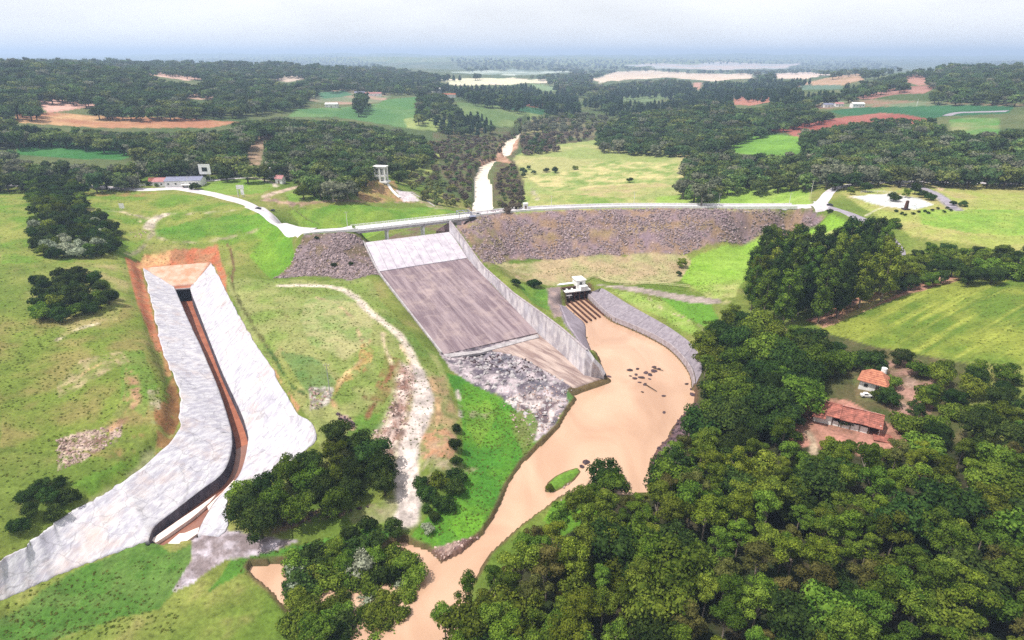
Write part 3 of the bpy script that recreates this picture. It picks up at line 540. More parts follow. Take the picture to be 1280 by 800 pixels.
NEAR = [
 # left hillside
 ([(0, 236), (179, 240), (250, 245), (320, 262), (350, 282), (330, 330), (290, 310), (180, 300), (150, 330), (0, 330)], (126, 166, 44), (166, 172, 78), 9, 2, 1, 0),
 ([(105, 240), (160, 240), (196, 241), (180, 246), (120, 245)], (196, 146, 96), (150, 150, 70), 4, 2, .8, .3),
 ([(290, 268), (335, 268), (366, 292), (368, 330), (340, 348), (310, 320), (330, 300), (300, 290)], (118, 176, 34), (138, 182, 46), 8, 2, 1, 0),
 ([(190, 288), (240, 276), (300, 268), (330, 272), (300, 288), (240, 298), (196, 297)], (104, 164, 36), (130, 172, 50), 8, 2, .9, 0),
 ([(358, 262), (450, 256), (560, 262), (587, 268), (540, 276), (400, 288), (372, 278)], (120, 170, 44), (150, 180, 60), 9, 2, 1, 0),
 ([(250, 228), (330, 224), (345, 232), (330, 242), (290, 244), (250, 238)], (138, 180, 56), (150, 178, 70), 8, 2, 1, 0),
 ([(352, 236), (380, 233), (450, 246), (450, 252), (360, 252)], (134, 180, 54), (160, 176, 84), 8, 2, 1, 0),
 ([(446, 226), (494, 226), (500, 240), (510, 252), (450, 252), (440, 240)], (206, 160, 116), (172, 164, 84), 5, 2, .95, 0),
 ([(494, 238), (512, 240), (530, 252), (505, 252)], (222, 212, 214), (206, 190, 196), 3, 1, 1, 0),
 ([(512, 238), (540, 246), (560, 262), (545, 262), (525, 252)], (206, 178, 160), (160, 170, 100), 3, 1, .8, .3),
 # between bridge and weir
 ([(437, 292), (560, 280), (561, 290), (455, 303)], (140, 156, 74), (150, 120, 110), 5, 1, .9, 0),
 # grass plateaus
 ([(0, 395), (150, 370), (185, 400), (210, 460), (205, 540), (150, 570), (0, 560)], (142, 164, 56), (176, 160, 92), 8, 3, .8, 0),
 ([(75, 340), (150, 330), (165, 360), (150, 400), (75, 420)], (150, 172, 66), (196, 176, 120), 7, 3, .7, 0),
 ([(150, 440), (176, 438), (196, 480), (180, 520), (150, 500)], (126, 170, 54), (144, 168, 72), 7, 2, .8, 0),
 ([(156, 460), (168, 462), (170, 500), (150, 525), (138, 520), (155, 495)], (204, 158, 116), (150, 158, 80), 3, 2, .9, .3),
 ([(100, 450), (150, 440), (160, 452), (110, 480), (71, 500), (71, 480)], (204, 178, 140), (150, 158, 80), 3, 2, .8, .4),
 ([(71, 550), (110, 538), (152, 532), (150, 548), (110, 572), (71, 590)], (216, 190, 172), (150, 118, 100), 1.6, 2, 1, .25),
 ([(140, 555), (180, 542), (176, 560), (150, 575), (130, 575)], (200, 150, 104), (132, 150, 64), 3, 2, .9, .25),
 ([(190, 510), (206, 500), (216, 470), (226, 490), (228, 525), (214, 560), (190, 575), (196, 545)], (198, 150, 96), (168, 110, 70), 4, 1.5, .9, .1),
 ([(184, 488), (198, 486), (202, 512), (186, 515)], (196, 180, 150), (150, 160, 90), 2, 2, .9, .2),
 ([(100, 600), (175, 570), (195, 566), (150, 596), (110, 625), (80, 640), (71, 620)], (116, 160, 44), (150, 168, 60), 6, 2, .9, 0),
 # the red cut at the head of the lined channel
 ([(155, 320), (215, 312), (270, 306), (283, 345), (283, 372), (266, 330), (176, 334), (192, 390), (206, 440), (196, 440), (176, 392), (163, 350)], (226, 128, 86), (206, 146, 104), 2.5, 1.5, 1, 0),
 ([(158, 328), (180, 316), (214, 314), (212, 328), (178, 336)], (226, 178, 122), (214, 140, 96), 2.5, 1.5, .9, 0),
 ([(200, 436), (210, 440), (216, 470), (206, 470)], (214, 164, 110), (196, 140, 90), 3, 1.5, .9, 0),
 ([(350, 430), (362, 440), (384, 500), (372, 515), (352, 480), (336, 452)], (222, 164, 122), (206, 150, 104), 3, 2, .9, 0),
 # mound
 ([(285, 350), (345, 350), (460, 350), (480, 380), (520, 430), (545, 440), (560, 480), (565, 560), (510, 600), (400, 560), (385, 520), (330, 450), (300, 400)], (146, 172, 74), (176, 178, 108), 8, 3, .85, 0),
 ([(380, 375), (440, 365), (468, 395), (462, 430), (430, 450), (390, 430), (372, 400)], (192, 184, 128), (150, 176, 92), 6, 3, .8, 0),
 ([(352, 440), (400, 450), (420, 480), (390, 500), (370, 470)], (110, 158, 84), (134, 164, 84), 5, 3, .7, 0),
 ([(470, 385), (500, 400), (535, 440), (550, 470), (530, 460), (500, 430), (480, 410)], (120, 160, 60), (140, 160, 66), 5, 2, .8, 0),
 ([(452, 424), (466, 440), (462, 462), (430, 478), (415, 500), (422, 475), (448, 455)], (212, 176, 106), (190, 140, 84), 3, 1.5, .85, .15),
 ([(480, 440), (500, 450), (490, 490), (470, 520), (455, 520), (470, 480)], (170, 118, 84), (150, 150, 70), 4, 2, .7, .2),
 ([(445, 520), (480, 515), (478, 545), (450, 560), (430, 545)], (104, 160, 50), (130, 160, 60), 5, 2, .9, 0),
 ([(385, 484), (418, 484), (412, 505), (388, 512)], (206, 196, 190), (160, 150, 140), 1.5, 2, .9, .2),
 ([(420, 515), (438, 522), (446, 536), (430, 538)], (196, 160, 156), (130, 100, 96), 1.5, 1.5, .95, 0),
 ([(504, 480), (530, 470), (556, 470), (572, 520), (572, 572), (555, 590), (520, 570), (515, 520)], (156, 156, 96), (196, 160, 120), 3, 2, .8, 0),
 ([(520, 540), (560, 535), (572, 552), (566, 572), (540, 575), (516, 570)], (212, 152, 112), (196, 160, 130), 3, 2, .9, .1),
 # green flat on the near bank
 ([(557, 466), (575, 470), (600, 482), (640, 505), (662, 530), (672, 550), (650, 585), (632, 620), (602, 668), (560, 690), (510, 680), (540, 640), (575, 600), (578, 540), (572, 500)], (86, 156, 40), (112, 172, 36), 8, 1.5, 1, 0),
 ([(575, 505), (610, 500), (620, 520), (600, 560), (585, 540)], (140, 180, 52), (120, 176, 40), 6, 3, .7, 0),
 ([(585, 512), (622, 514), (618, 522), (588, 522)], (186, 170, 140), (120, 150, 70), 2, 1, .7, .3),
 ([(560, 650), (600, 645), (600, 668), (575, 680)], (120, 184, 30), None, 6, 3, .7, 0),
 ([(535, 690), (552, 682), (585, 672), (602, 670), (575, 695), (552, 704)], (196, 166, 152), (150, 118, 116), 2, 1, 1, 0),
 ([(520, 575), (600, 585), (575, 600), (545, 590), (540, 610), (520, 600)], (186, 172, 140), (140, 156, 80), 2.5, 2, .8, .1),
 ([(548, 438), (600, 430), (672, 414), (690, 440), (672, 450), (700, 470), (718, 486), (712, 500), (695, 530), (668, 555), (655, 520), (625, 495), (590, 480), (562, 462)], (206, 190, 194), (128, 116, 132), 3, 1.5, 1, 0),
 ([(585, 440), (625, 438), (640, 450), (660, 470), (690, 480), (680, 490), (650, 476), (620, 460), (590, 452)], (104, 106, 122), (184, 172, 182), 2, 1.5, .95, .1),
 ([(630, 500), (665, 490), (700, 500), (690, 530), (665, 550), (655, 520)], (222, 208, 204), (132, 110, 118), 2, 2, .9, 0),
 ([(640, 515), (662, 512), (672, 530), (668, 560), (655, 575), (640, 540)], (142, 150, 80), (120, 160, 50), 3, 2, .9, 0),
 ([(708, 487), (716, 484), (730, 496), (716, 506), (708, 500)], (96, 150, 60), None, 3, 1, .9, 0),
 # riprap on the dam
 ([(380, 294), (437, 292), (457, 304), (478, 345), (440, 350), (400, 344), (342, 348), (368, 320)], (168, 146, 152), (140, 122, 92), 3.5, 2, 1, 0),
 ([(575, 276), (640, 267), (700, 263), (792, 261), (930, 262), (1016, 262), (1030, 272), (1018, 282), (977, 296), (930, 303), (854, 318), (782, 319), (640, 324), (606, 328), (588, 306), (572, 284)], (172, 146, 156), (186, 152, 124), 4, 2, 1, 0),
 ([(575, 276), (625, 300), (640, 325), (612, 335), (590, 305)], (160, 140, 112), (170, 160, 100), 4, 2, .8, .2),
 ([(640, 285), (720, 290), (800, 280), (900, 280), (900, 288), (800, 292), (720, 300), (640, 298)], (192, 164, 126), (176, 150, 100), 4, 3, .8, .3),
 ([(612, 326), (700, 322), (782, 320), (854, 318), (870, 330), (848, 352), (780, 356), (740, 346), (700, 355), (690, 358), (650, 350)], (182, 178, 120), (196, 172, 132), 8, 2, 1, 0),
 ([(612, 330), (660, 330), (672, 360), (650, 356)], (138, 150, 70), (176, 168, 106), 3, 2, .8, .1),
 ([(645, 352), (684, 362), (690, 388), (665, 378)], (112, 166, 52), (140, 176, 60), 4, 1.5, 1, 0),
 ([(684, 360), (700, 358), (706, 395), (692, 398), (686, 380)], (196, 168, 160), (170, 150, 150), 3, 1.5, 1, 0),
 ([(850, 350), (864, 322), (930, 306), (980, 298), (1020, 284), (1042, 268), (1080, 285), (1080, 300), (1000, 312), (940, 345), (900, 372), (880, 364)], (146, 192, 48), (158, 196, 66), 10, 2, 1, 0),
 ([(960, 310), (1000, 296), (1030, 290), (1082, 286), (1090, 300), (1020, 310)], (188, 184, 110), (160, 190, 76), 8, 3, .85, 0),
 ([(860, 358), (930, 348), (920, 372), (890, 374)], (192, 190, 118), (156, 186, 70), 8, 2, .9, 0),
 ([(764, 362), (790, 366), (850, 384), (868, 405), (882, 430), (872, 420), (836, 400), (806, 388), (780, 373)], (152, 186, 70), (170, 186, 96), 6, 1.5, 1, 0),
 ([(828, 373), (890, 380), (900, 400), (880, 408), (850, 392)], (120, 178, 46), None, 6, 1.5, 1, 0),
 ([(740, 355), (800, 366), (860, 378), (905, 380), (900, 374), (850, 368), (790, 358)], (196, 178, 170), (176, 160, 150), 4, 1, 1, 0),
 # right
 ([(1040, 232), (1090, 227), (1208, 228), (1400, 230), (1400, 320), (1208, 305), (1140, 295), (1105, 275), (1060, 248)], (172, 184, 84), (188, 178, 106), 12, 2, 1, 0),
 ([(1150, 262), (1400, 262), (1400, 296), (1208, 290), (1150, 280)], (140, 188, 56), (160, 190, 70), 8, 3, .85, 0),
 ([(1062, 246), (1110, 242), (1150, 248), (1168, 256), (1145, 262), (1105, 258)], (222, 216, 214), (196, 200, 200), 5, 1, 1, 0),
 ([(1065, 232), (1120, 230), (1130, 240), (1070, 244)], (160, 184, 80), (190, 176, 110), 6, 2, .8, 0),
 ([(1010, 404), (1060, 384), (1110, 360), (1208, 338), (1400, 326), (1400, 470), (1208, 452), (1130, 440), (1040, 418)], (118, 150, 44), (160, 172, 60), 14, 2, 1, 0),
 ([(1006, 400), (1060, 377), (1100, 364), (1140, 353), (1195, 342), (1202, 350), (1130, 370), (1070, 393), (1030, 410)], (214, 158, 136), (190, 134, 110), 4, 1.5, 1, 0),
 # bank below
 ([(850, 520), (880, 500), (1208, 560), (1400, 560), (1400, 900), (500, 900), (640, 700), (700, 640), (812, 622)], (62, 78, 36), (88, 80, 56), 5, 2, 1, 0),
 ([(870, 465), (940, 420), (1010, 410), (1208, 455), (1208, 560), (1120, 540), (1000, 500), (960, 540), (860, 520)], (84, 90, 50), (120, 104, 76), 5, 2, .85, 0),
 ([(968, 515), (1000, 498), (1060, 500), (1120, 535), (1135, 555), (1090, 572), (1020, 560), (985, 556)], (214, 150, 132), (190, 140, 116), 3, 2, 1, 0),
 ([(1065, 470), (1100, 470), (1112, 505), (1070, 500)], (150, 130, 90), (120, 130, 70), 3, 2, 1, 0),
 ([(1110, 450), (1150, 450), (1180, 480), (1160, 520), (1130, 530), (1100, 500)], (206, 156, 140), (140, 126, 88), 4, 3, .95, 0),
 ([(699, 381), (708, 383), (722, 398), (735, 440), (728, 436), (716, 418), (704, 402)], (172, 160, 172), None, 3, .6, 1, 0),
 ([(690, 632), (735, 610), (760, 622), (740, 650), (700, 672), (680, 650)], (128, 178, 28), (108, 160, 34), 4, 1.5, 1, 0),
 ([(812, 575), (826, 556), (836, 548), (850, 520), (870, 500), (880, 520), (860, 560), (840, 600), (815, 620)], (150, 122, 128), (110, 86, 96), 2.5, 1, 1, 0),
 # foot of the picture, left
 ([(90, 715), (150, 690), (188, 678), (213, 692), (240, 680), (232, 720), (200, 760), (60, 800), (-50, 800)], (96, 146, 48), (118, 156, 66), 4, 2, 1, 0),
 ([(246, 672), (284, 662), (330, 672), (372, 676), (340, 690), (280, 700), (240, 730), (215, 740), (240, 700)], (202, 190, 200), (170, 152, 154), 2, 1.5, 1, 0),
 ([(290, 700), (370, 682), (460, 660), (505, 672), (470, 688), (360, 700), (300, 718), (260, 740)], (104, 160, 48), (84, 140, 44), 5, 1.5, 1, 0),
 ([(330, 640), (390, 640), (470, 630), (480, 640), (400, 650), (340, 668)], (180, 140, 120), (140, 120, 90), 2.5, 1.5, .9, .1),
 ([(430, 640), (500, 620), (500, 655), (440, 655)], (150, 168, 84), (180, 172, 130), 4, 2, .8, 0),
]
for p, a, b, sc, j, op, bk in NEAR: paint(p, a, b, sc, 1., j, op, brk=bk)
# mown and ploughed stripes of the field on the right follow the field
fw = sst(-1, 3, sdist(GP([(1010, 404), (1060, 384), (1110, 360), (1208, 338), (1400, 326), (1400, 470), (1208, 452), (1130, 440), (1040, 418)]), GX, GY, 20))
an = radians(28); aa = GX*cos(an)+GY*sin(an); bb = -GX*sin(an)+GY*cos(an)
blend(fw*sst(0, .55, fbm(aa/45, bb/2.2, 801, 4)*2+.1*n3)*.85, (176, 184, 70)); blend(fw*sst(.25, .6, fbm(aa/60, bb/3.0, 811, 4)*2)*.6, (92, 132, 42))
TR = [([(107, 262), (150, 264), (190, 274), (200, 268), (250, 266), (300, 262), (330, 262)], 2.2, (206, 190, 160), .35), ([(186, 285), (192, 275), (206, 269)], 5., (214, 198, 176), 0), ([(188, 284), (196, 296), (220, 302), (280, 298), (320, 288)], 2., (196, 182, 140), .3),
      ([(160, 318), (180, 308), (190, 292)], 2.5, (190, 180, 140), .35),
      ([(350, 357), (395, 357), (425, 361), (445, 372), (462, 390), (480, 403), (500, 420), (512, 440), (519, 460), (527, 480), (531, 502), (526, 525), (515, 548), (508, 575), (506, 600), (510, 625), (508, 650)], 3.2, (232, 214, 196), 0),
      ([(519, 462), (527, 485), (529, 505), (522, 530), (512, 552), (508, 580), (506, 605), (512, 630), (508, 648)], 6.0, (226, 210, 202), 0),
      ([(470, 395), (478, 410), (480, 430), (490, 455)], 1.2, (216, 196, 156), .2), ([(462, 425), (456, 445), (430, 470), (420, 490)], 1.0, (222, 190, 130), .2),
      ([(330, 430), (345, 450), (362, 480), (380, 492)], .8, (96, 130, 60), 0),       ([(395, 372), (420, 380), (440, 398), (452, 425)], 1.2, (214, 186, 140), .15), ([(492, 452), (484, 476), (470, 500), (460, 520)], 1.6, (176, 120, 84), .1), ([(536, 470), (545, 492), (548, 520), (540, 545)], 1.4, (216, 176, 130), .1), ([(500, 430), (512, 452), (514, 470)], 1., (222, 196, 160), .1), ([(415, 500), (425, 520), (440, 535)], 1.4, (214, 170, 120), .1),
      ([(71, 425), (95, 412), (120, 405)], 1.4, (222, 206, 170), .2), ([(71, 488), (95, 474), (110, 462), (125, 455)], 1., (206, 176, 120), .1), ([(160, 462), (168, 480), (170, 500), (160, 520), (140, 536)], 2.2, (214, 168, 126), .15), ([(345, 385), (365, 400), (392, 410)], 1., (150, 140, 80), .1), ([(440, 480), (455, 495), (470, 505)], 1.5, (150, 110, 76), .1), ([(100, 640), (140, 612), (175, 585), (190, 560), (192, 530)], 2., (176, 180, 120), .2),
([(286, 340), (296, 370), (315, 405), (335, 435)], .9, (130, 130, 70), 0),
      ([(285, 305), (292, 330), (290, 352)], .9, (150, 110, 80), 0),
      ([(808, 370), (828, 386), (850, 395), (872, 405), (884, 416)], 1.2, (206, 186, 150), .2), ([(905, 378), (930, 366), (960, 352)], 4, (186, 182, 120), .2),
      ([(450, 252), (500, 253), (560, 257), (590, 264)], 2.2, (206, 176, 140), .3), ([(331, 246), (352, 239), (374, 233)], 4.2, (216, 190, 166), 0), ([(350, 253), (380, 254), (450, 252)], 4, (212, 176, 140), 0), ([(332, 249), (350, 252), (372, 256)], 6, (206, 170, 150), .1),
      ([(250, 227), (280, 224), (312, 222), (340, 228), (345, 233)], 3.2, (210, 196, 176), 0), ([(664, 235), (672, 250), (678, 258)], 3, (206, 196, 160), .1),
      ([(1082, 270), (1092, 264), (1104, 259)], 1.2, (222, 214, 180), 0), ([(1165, 232), (1185, 240), (1200, 246)], 5, (216, 186, 150), .1), ([(1130, 232), (1165, 240), (1185, 254), (1195, 262)], 6, (186, 176, 186), 0),
      ([(1140, 470), (1135, 490), (1128, 510)], 3, (206, 170, 150), .1), ([(1010, 540), (1018, 552), (1016, 566)], 1.6, (216, 190, 160), 0),
      ([(565, 470), (573, 495), (576, 520)], 1.4, (216, 196, 190), .1), ([(205, 640), (160, 655), (120, 670)], .1, (200, 200, 200), 0),
      ([(106, 262), (150, 264), (188, 284)], 1.4, (222, 200, 160), .2)]
for ln, wd, c, bk in TR: track(ln, wd, c, tuple(int(v*.86) for v in c), brk=bk, soft=min(.8, wd*.4))
blend(ct, (222, 200, 190), (186, 140, 124), 2.5, (-.3, .4), 77)
blend(ct*sst(.15, .5, fbm(GX/3, GY/3, 821, 4)*2), (126, 100, 92))
# wet mud just above the water
for pl in (RIVER,):
    d = sdist(pl, GX, GY, 6); blend(sst(-1.3, -.3, d+n3*.3)*.8, (132, 96, 78))
paint(ISLAND, (104, 160, 40), (128, 176, 50), 3, .6, .6, 1, world=True)
dT2 = sdist(TRENCH, GX, GY, 6); blend(sst(-.6, .2, dT2), (190, 110, 80))
lum = C@np.array((.3, .6, .1)); C = np.clip((C*.93+lum[..., None]*.07)*(.44+.26*sst(.28, .62, lum))[..., None], .008, .8)

# terrain mesh: one sheet
nr, nc = H.shape
co = np.stack([GX, GY, H], -1).reshape(-1, 3).astype(np.float32)
idx = np.arange(nr*nc).reshape(nr, nc); q = np.stack([idx[:-1, :-1], idx[:-1, 1:], idx[1:, 1:], idx[1:, :-1]], -1).reshape(-1, 4)
me = bpy.data.meshes.new('terrain'); me.vertices.add(len(co)); me.vertices.foreach_set('co', co.ravel())
me.loops.add(q.size); me.loops.foreach_set('vertex_index', q.ravel().astype(np.int32))
me.polygons.add(len(q)); me.polygons.foreach_set('loop_start', np.arange(0, q.size, 4, dtype=np.int32)); me.polygons.foreach_set('loop_total', np.full(len(q), 4, np.int32))
me.polygons.foreach_set('use_smooth', np.ones(len(q), bool)); me.update()
at = me.color_attributes.new('ground_colour', 'FLOAT_COLOR', 'POINT'); at.data.foreach_set('color', np.concatenate([C.reshape(-1, 3), np.ones((nr*nc, 1))], 1).astype(np.float32).ravel())
mt, t, p = newmat('ground'); l = t.links.new; p.inputs['Roughness'].default_value = .95; p.inputs['Specular IOR Level'].default_value = .1
a = N(t, 'ShaderNodeAttribute', attribute_name='ground_colour'); g = N(t, 'ShaderNodeNewGeometry')
f1 = N(t, 'ShaderNodeTexNoise', i_Scale=1.1, i_Detail=7., i_Roughness=.7); f2 = N(t, 'ShaderNodeTexNoise', i_Scale=.17, i_Detail=6., i_Roughness=.65)
l(g.outputs['Position'], f1.inputs['Vector']); l(g.outputs['Position'], f2.inputs['Vector'])
r1 = N(t, 'ShaderNodeMapRange'); r1.inputs[1].default_value = .3; r1.inputs[2].default_value = .7; r1.inputs[3].default_value = .66; r1.inputs[4].default_value = 1.34; l(f1.outputs['Fac'], r1.inputs[0])
r2 = N(t, 'ShaderNodeMapRange'); r2.inputs[1].default_value = .3; r2.inputs[2].default_value = .7; r2.inputs[3].default_value = .8; r2.inputs[4].default_value = 1.18; l(f2.outputs['Fac'], r2.inputs[0])
f3 = N(t, 'ShaderNodeTexNoise', i_Scale=.5, i_Detail=9., i_Roughness=.75); l(g.outputs['Position'], f3.inputs['Vector'])
r3 = N(t, 'ShaderNodeMapRange'); r3.inputs[1].default_value = .54; r3.inputs[2].default_value = .68; r3.inputs[3].default_value = 1.; r3.inputs[4].default_value = .55; l(f3.outputs['Fac'], r3.inputs[0])
m0 = N(t, 'ShaderNodeMath', operation='MULTIPLY'); l(r1.outputs[0], m0.inputs[0]); l(r3.outputs[0], m0.inputs[1])
mu = N(t, 'ShaderNodeMath', operation='MULTIPLY'); l(m0.outputs[0], mu.inputs[0]); l(r2.outputs[0], mu.inputs[1])
hs = N(t, 'ShaderNodeHueSaturation'); l(a.outputs['Color'], hs.inputs['Color']); l(mu.outputs[0], hs.inputs['Value']); l(hs.outputs[0], p.inputs['Base Color'])
bp = N(t, 'ShaderNodeBump', i_Strength=.5, i_Distance=.5); l(f1.outputs['Fac'], bp.inputs['Height']); l(bp.outputs[0], p.inputs['Normal'])
me.materials.append(mt); terrain = bpy.data.objects.new('terrain', me); COLL.objects.link(terrain); tag(terrain, kind='structure', label='grassy valley ground with fields, hills, dirt cuttings and riprap')

# ------------------------------------------------------------------ water
def water(name, pts, z, col, col2, label, rough):
    m, t, p = newmat(name+'_surface'); l = t.links.new
    p.inputs['Roughness'].default_value = rough; p.inputs['Specular IOR Level'].default_value = .5; p.inputs['IOR'].default_value = 1.33
    g = N(t, 'ShaderNodeNewGeometry'); mpn = N(t, 'ShaderNodeMapping'); mpn.inputs['Scale'].default_value = (.06, .03, 1); mpn.inputs['Rotation'].default_value = (0, 0, .5); l(g.outputs['Position'], mpn.inputs[0])
    no = N(t, 'ShaderNodeTexNoise', i_Scale=1., i_Detail=5., i_Distortion=1.2); l(mpn.outputs[0], no.inputs['Vector'])
    x = N(t, 'ShaderNodeMix', data_type='RGBA'); x.inputs[6].default_value = (*col, 1); x.inputs[7].default_value = (*col2, 1)
    r = N(t, 'ShaderNodeMapRange'); r.inputs[1].default_value = .3; r.inputs[2].default_value = .7; l(no.outputs['Fac'], r.inputs[0]); l(r.outputs[0], x.inputs[0]); l(x.outputs[2], p.inputs['Base Color'])
    w1 = N(t, 'ShaderNodeTexNoise', i_Scale=1.6, i_Detail=4.); l(g.outputs['Position'], w1.inputs['Vector'])
    b = N(t, 'ShaderNodeBump', i_Strength=.25, i_Distance=.15); l(w1.outputs['Fac'], b.inputs['Height']); l(b.outputs[0], p.inputs['Normal'])
    o = link(name, [(x_, y_, z) for x_, y_ in pts], [tuple(range(len(pts)))], m); return tag(o, label, None, None, 'structure')
water('river_water', [(-150, 40), (110, 40), (110, 262), (14, 262), (14, 190), (-60, 130), (-150, 110)], 0, [c*.50 for c in lin(216, 172, 142)], [c*.56 for c in lin(236, 196, 166)], 'muddy peach coloured river below the spillway', .12)
ur = np.array(UPRIVER)[:, :2]; ce = ur.mean(0)
water('reservoir_water', [(ur[:, 0].min()-6, 318), (ur[:, 0].max()+6, 318), (ur[:, 0].max()+20, ur[:, 1].max()+20), (ur[:, 0].min()-6, ur[:, 1].max()+20)], 4, [c*.72 for c in lin(236, 218, 196)], [c*.75 for c in lin(240, 226, 208)], 'pale muddy river upstream of the dam', .3)

# ------------------------------------------------------------------ the lined channel on the left
ch = thing('lined_channel', U(240, 380, 6), 'white concrete lined channel curving through the red earth cutting, with a deep narrow trench', 'channel')
def part_from(name, V, Fc, m, parent, smooth=False):
    o = link(name, V, Fc, m, None, smooth); o.parent = parent; o.matrix_parent_inverse = parent.matrix_world.inverted() if False else o.matrix_parent_inverse
    l0 = parent.location; rz = parent.rotation_euler[2]; 
    assert abs(rz) < 1e-9
    for v in o.data.vertices: v.co.x -= l0[0]; v.co.y -= l0[1]; v.co.z -= l0[2]
    return o
rows = R_LU; V, Fc = loft_mesh(rows, 1.2); part_from('left_slope', V, Fc, M['shot'], ch, True)
rows = R_R; V, Fc = loft_mesh(rows, 1.2); part_from('right_slope', V, Fc, M['shot'], ch, True)
# end floor at the head, sandy pink
hd = R_HD
V, Fc = loft_mesh(hd, 1.); part_from('head_floor', V, Fc, mat('sandy_pink_concrete', lin(232, 196, 176), lin(216, 150, 116), .25, k=.62, contrast=(.35, .65), bump=.4), ch, True)
hl, hr_ = np.array(li[0]), np.array(ri[0])
V, Fc = loft_mesh([[hl, hr_], [hl+(1.0, -2.6, -1.0), hr_+(-.3, -2.6, -1.0)]]); part_from('trench_head', V, Fc, M['redmud'], ch)
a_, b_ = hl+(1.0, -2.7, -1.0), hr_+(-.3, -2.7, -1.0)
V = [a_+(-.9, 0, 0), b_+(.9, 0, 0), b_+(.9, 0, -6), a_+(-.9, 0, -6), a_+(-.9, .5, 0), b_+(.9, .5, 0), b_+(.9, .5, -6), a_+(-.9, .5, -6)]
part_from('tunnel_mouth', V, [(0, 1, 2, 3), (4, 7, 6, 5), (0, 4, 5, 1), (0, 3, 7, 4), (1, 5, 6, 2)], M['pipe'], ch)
V = [a_+(-.9, -.2, .25), b_+(.9, -.2, .25), b_+(.9, .5, .25), a_+(-.9, .5, .25), a_+(-.9, -.2, -.25), b_+(.9, -.2, -.25), b_+(.9, .5, -.25), a_+(-.9, .5, -.25)]
part_from('tunnel_lintel', V, [(0, 1, 2, 3), (4, 7, 6, 5), (0, 4, 5, 1)], M['conc'], ch)
def drop(p, d, inn=0.): q = np.array(p, float); nn = normals(q); q[:, :2] += nn*inn; q[:, 2] -= d; return q
lb_ = drop(li, 3.3, .35); rb_ = drop(ri, 3.3, -.35)
dp_ = 2.6*(1-sst(6, 40, np.arange(len(lb_)))); lb_[:, 2] -= dp_; rb_[:, 2] -= dp_
lb_[:, 2] = np.maximum(lb_[:, 2], .25); rb_[:, 2] = np.maximum(rb_[:, 2], .25)
for nm, top, bot in (('left_trench_wall', li, lb_), ('right_trench_wall', ri, rb_)):
    tt = top.copy(); tt[:, 2] += .1; V, Fc = loft_mesh([tt, (tt+bot)/2, bot]); part_from(nm, V, Fc, M['trench'], ch)
V, Fc = loft_mesh(ruled(lb_, rb_, 110, 6, .1, 95, raise_=-.02)); part_from('trench_floor', V, Fc, M['redmud'], ch, True)
M['mudwater'] = mat('brown_water', lin(168, 116, 96), lin(140, 92, 78), .3, rough=.3, spec=.5)
k0 = 84
V, Fc = loft_mesh(ruled(lb_[k0:], rb_[k0:], 26, 3, 0, raise_=.35)); part_from('trench_water', V, Fc, M['mudwater'], ch)
led = mat('pale_ledge_concrete', lin(240, 222, 214), lin(216, 190, 180), .5, k=.85)
for nm, pts, z0, th in (('ledge', [(188, 675), (195, 678), (210, 668), (240, 647), (262, 628), (270, 618), (256, 628), (237, 641), (222, 651)], 1.5, 1.4), ('end_slab', [(204, 684), (211, 692), (248, 666), (249, 659), (231, 666), (224, 667)], 1.6, 1.8), ('ledge', [(262, 640), (283, 620), (296, 603), (292, 600), (278, 615), (259, 633)], 2.2, 1.2)):
    top = [U(x, y, z0) for x, y in pts]; n_ = len(top)
    V = top+[(x, y, z-th) for x, y, z in top]; Fc = [tuple(range(n_))]+[((i+1) % n_, i, n_+i, n_+(i+1) % n_) for i in range(n_)]
    part_from(nm, V, Fc, led, ch)

# ------------------------------------------------------------------ spillway
sp = thing('spillway', U(500, 380, 8), 'broad concrete spillway with a pale curved weir and purple grey stained chute', 'spillway')
cL, fL, eL = map(np.array, SPL); cR, fR, eR = np.array(SPR[0]), np.array(SPR[1]), np.array(SPR[4])
base = ruled([cL, fL], [cR, fR], 12, 3, raise_=-.5); V, Fc = loft_mesh(base, 1.5); part_from('weir_body', V, Fc, M['conc'], sp)
NP = 10; ups = np.array([-.44, .9]); 
for k in range(NP):
    a0, a1 = k/NP+.0016, (k+1)/NP-.0016; rows = []
    for j in range(-2, 13):
        t = max(j, 0)/12; h = t; zz = 20.6-(7.45)*(t**1.35*(1-.0*t)) if j >= 0 else 20.6-.25*(-j)**1.5
        if t > .85: zz += (t-.85)*1.2
        r = []
        for a_ in (a0, a1):
            c_ = cL*(1-a_)+cR*a_; f_ = fL*(1-a_)+fR*a_; q_ = c_*(1-h)+f_*h
            if j < 0: q_[:2] += ups*(-j)*.7
            r.append((q_[0], q_[1], zz))
        rows.append(r)
    V, Fc = loft_mesh(rows, .5); part_from('weir_panel', V, Fc, M['face'], sp, False)
NL, NR_ = 8, 5
for k in range(NL):
    for j in range(NR_):
        a0, a1 = k/NL+.0006, (k+1)/NL-.0006; t0, t1 = j/NR_+.0003, (j+1)/NR_-.0003
        P_ = lambda a_, t_: (fL*(1-a_)+fR*a_)*(1-t_)+(eL*(1-a_)+eR*a_)*t_
        V, Fc = loft_mesh([[P_(a0, t0), P_(a1, t0)], [P_(a0, t1), P_(a1, t1)]], .3); part_from('chute_slab', V, Fc, M['chute'], sp)
V, Fc = loft_mesh([[fL-(0, 0, .35), fR-(0, 0, .35)], [eL-(0, 0, .35), eR-(0, 0, .35)]], .6); part_from('chute_bed', V, Fc, M['conc'], sp)
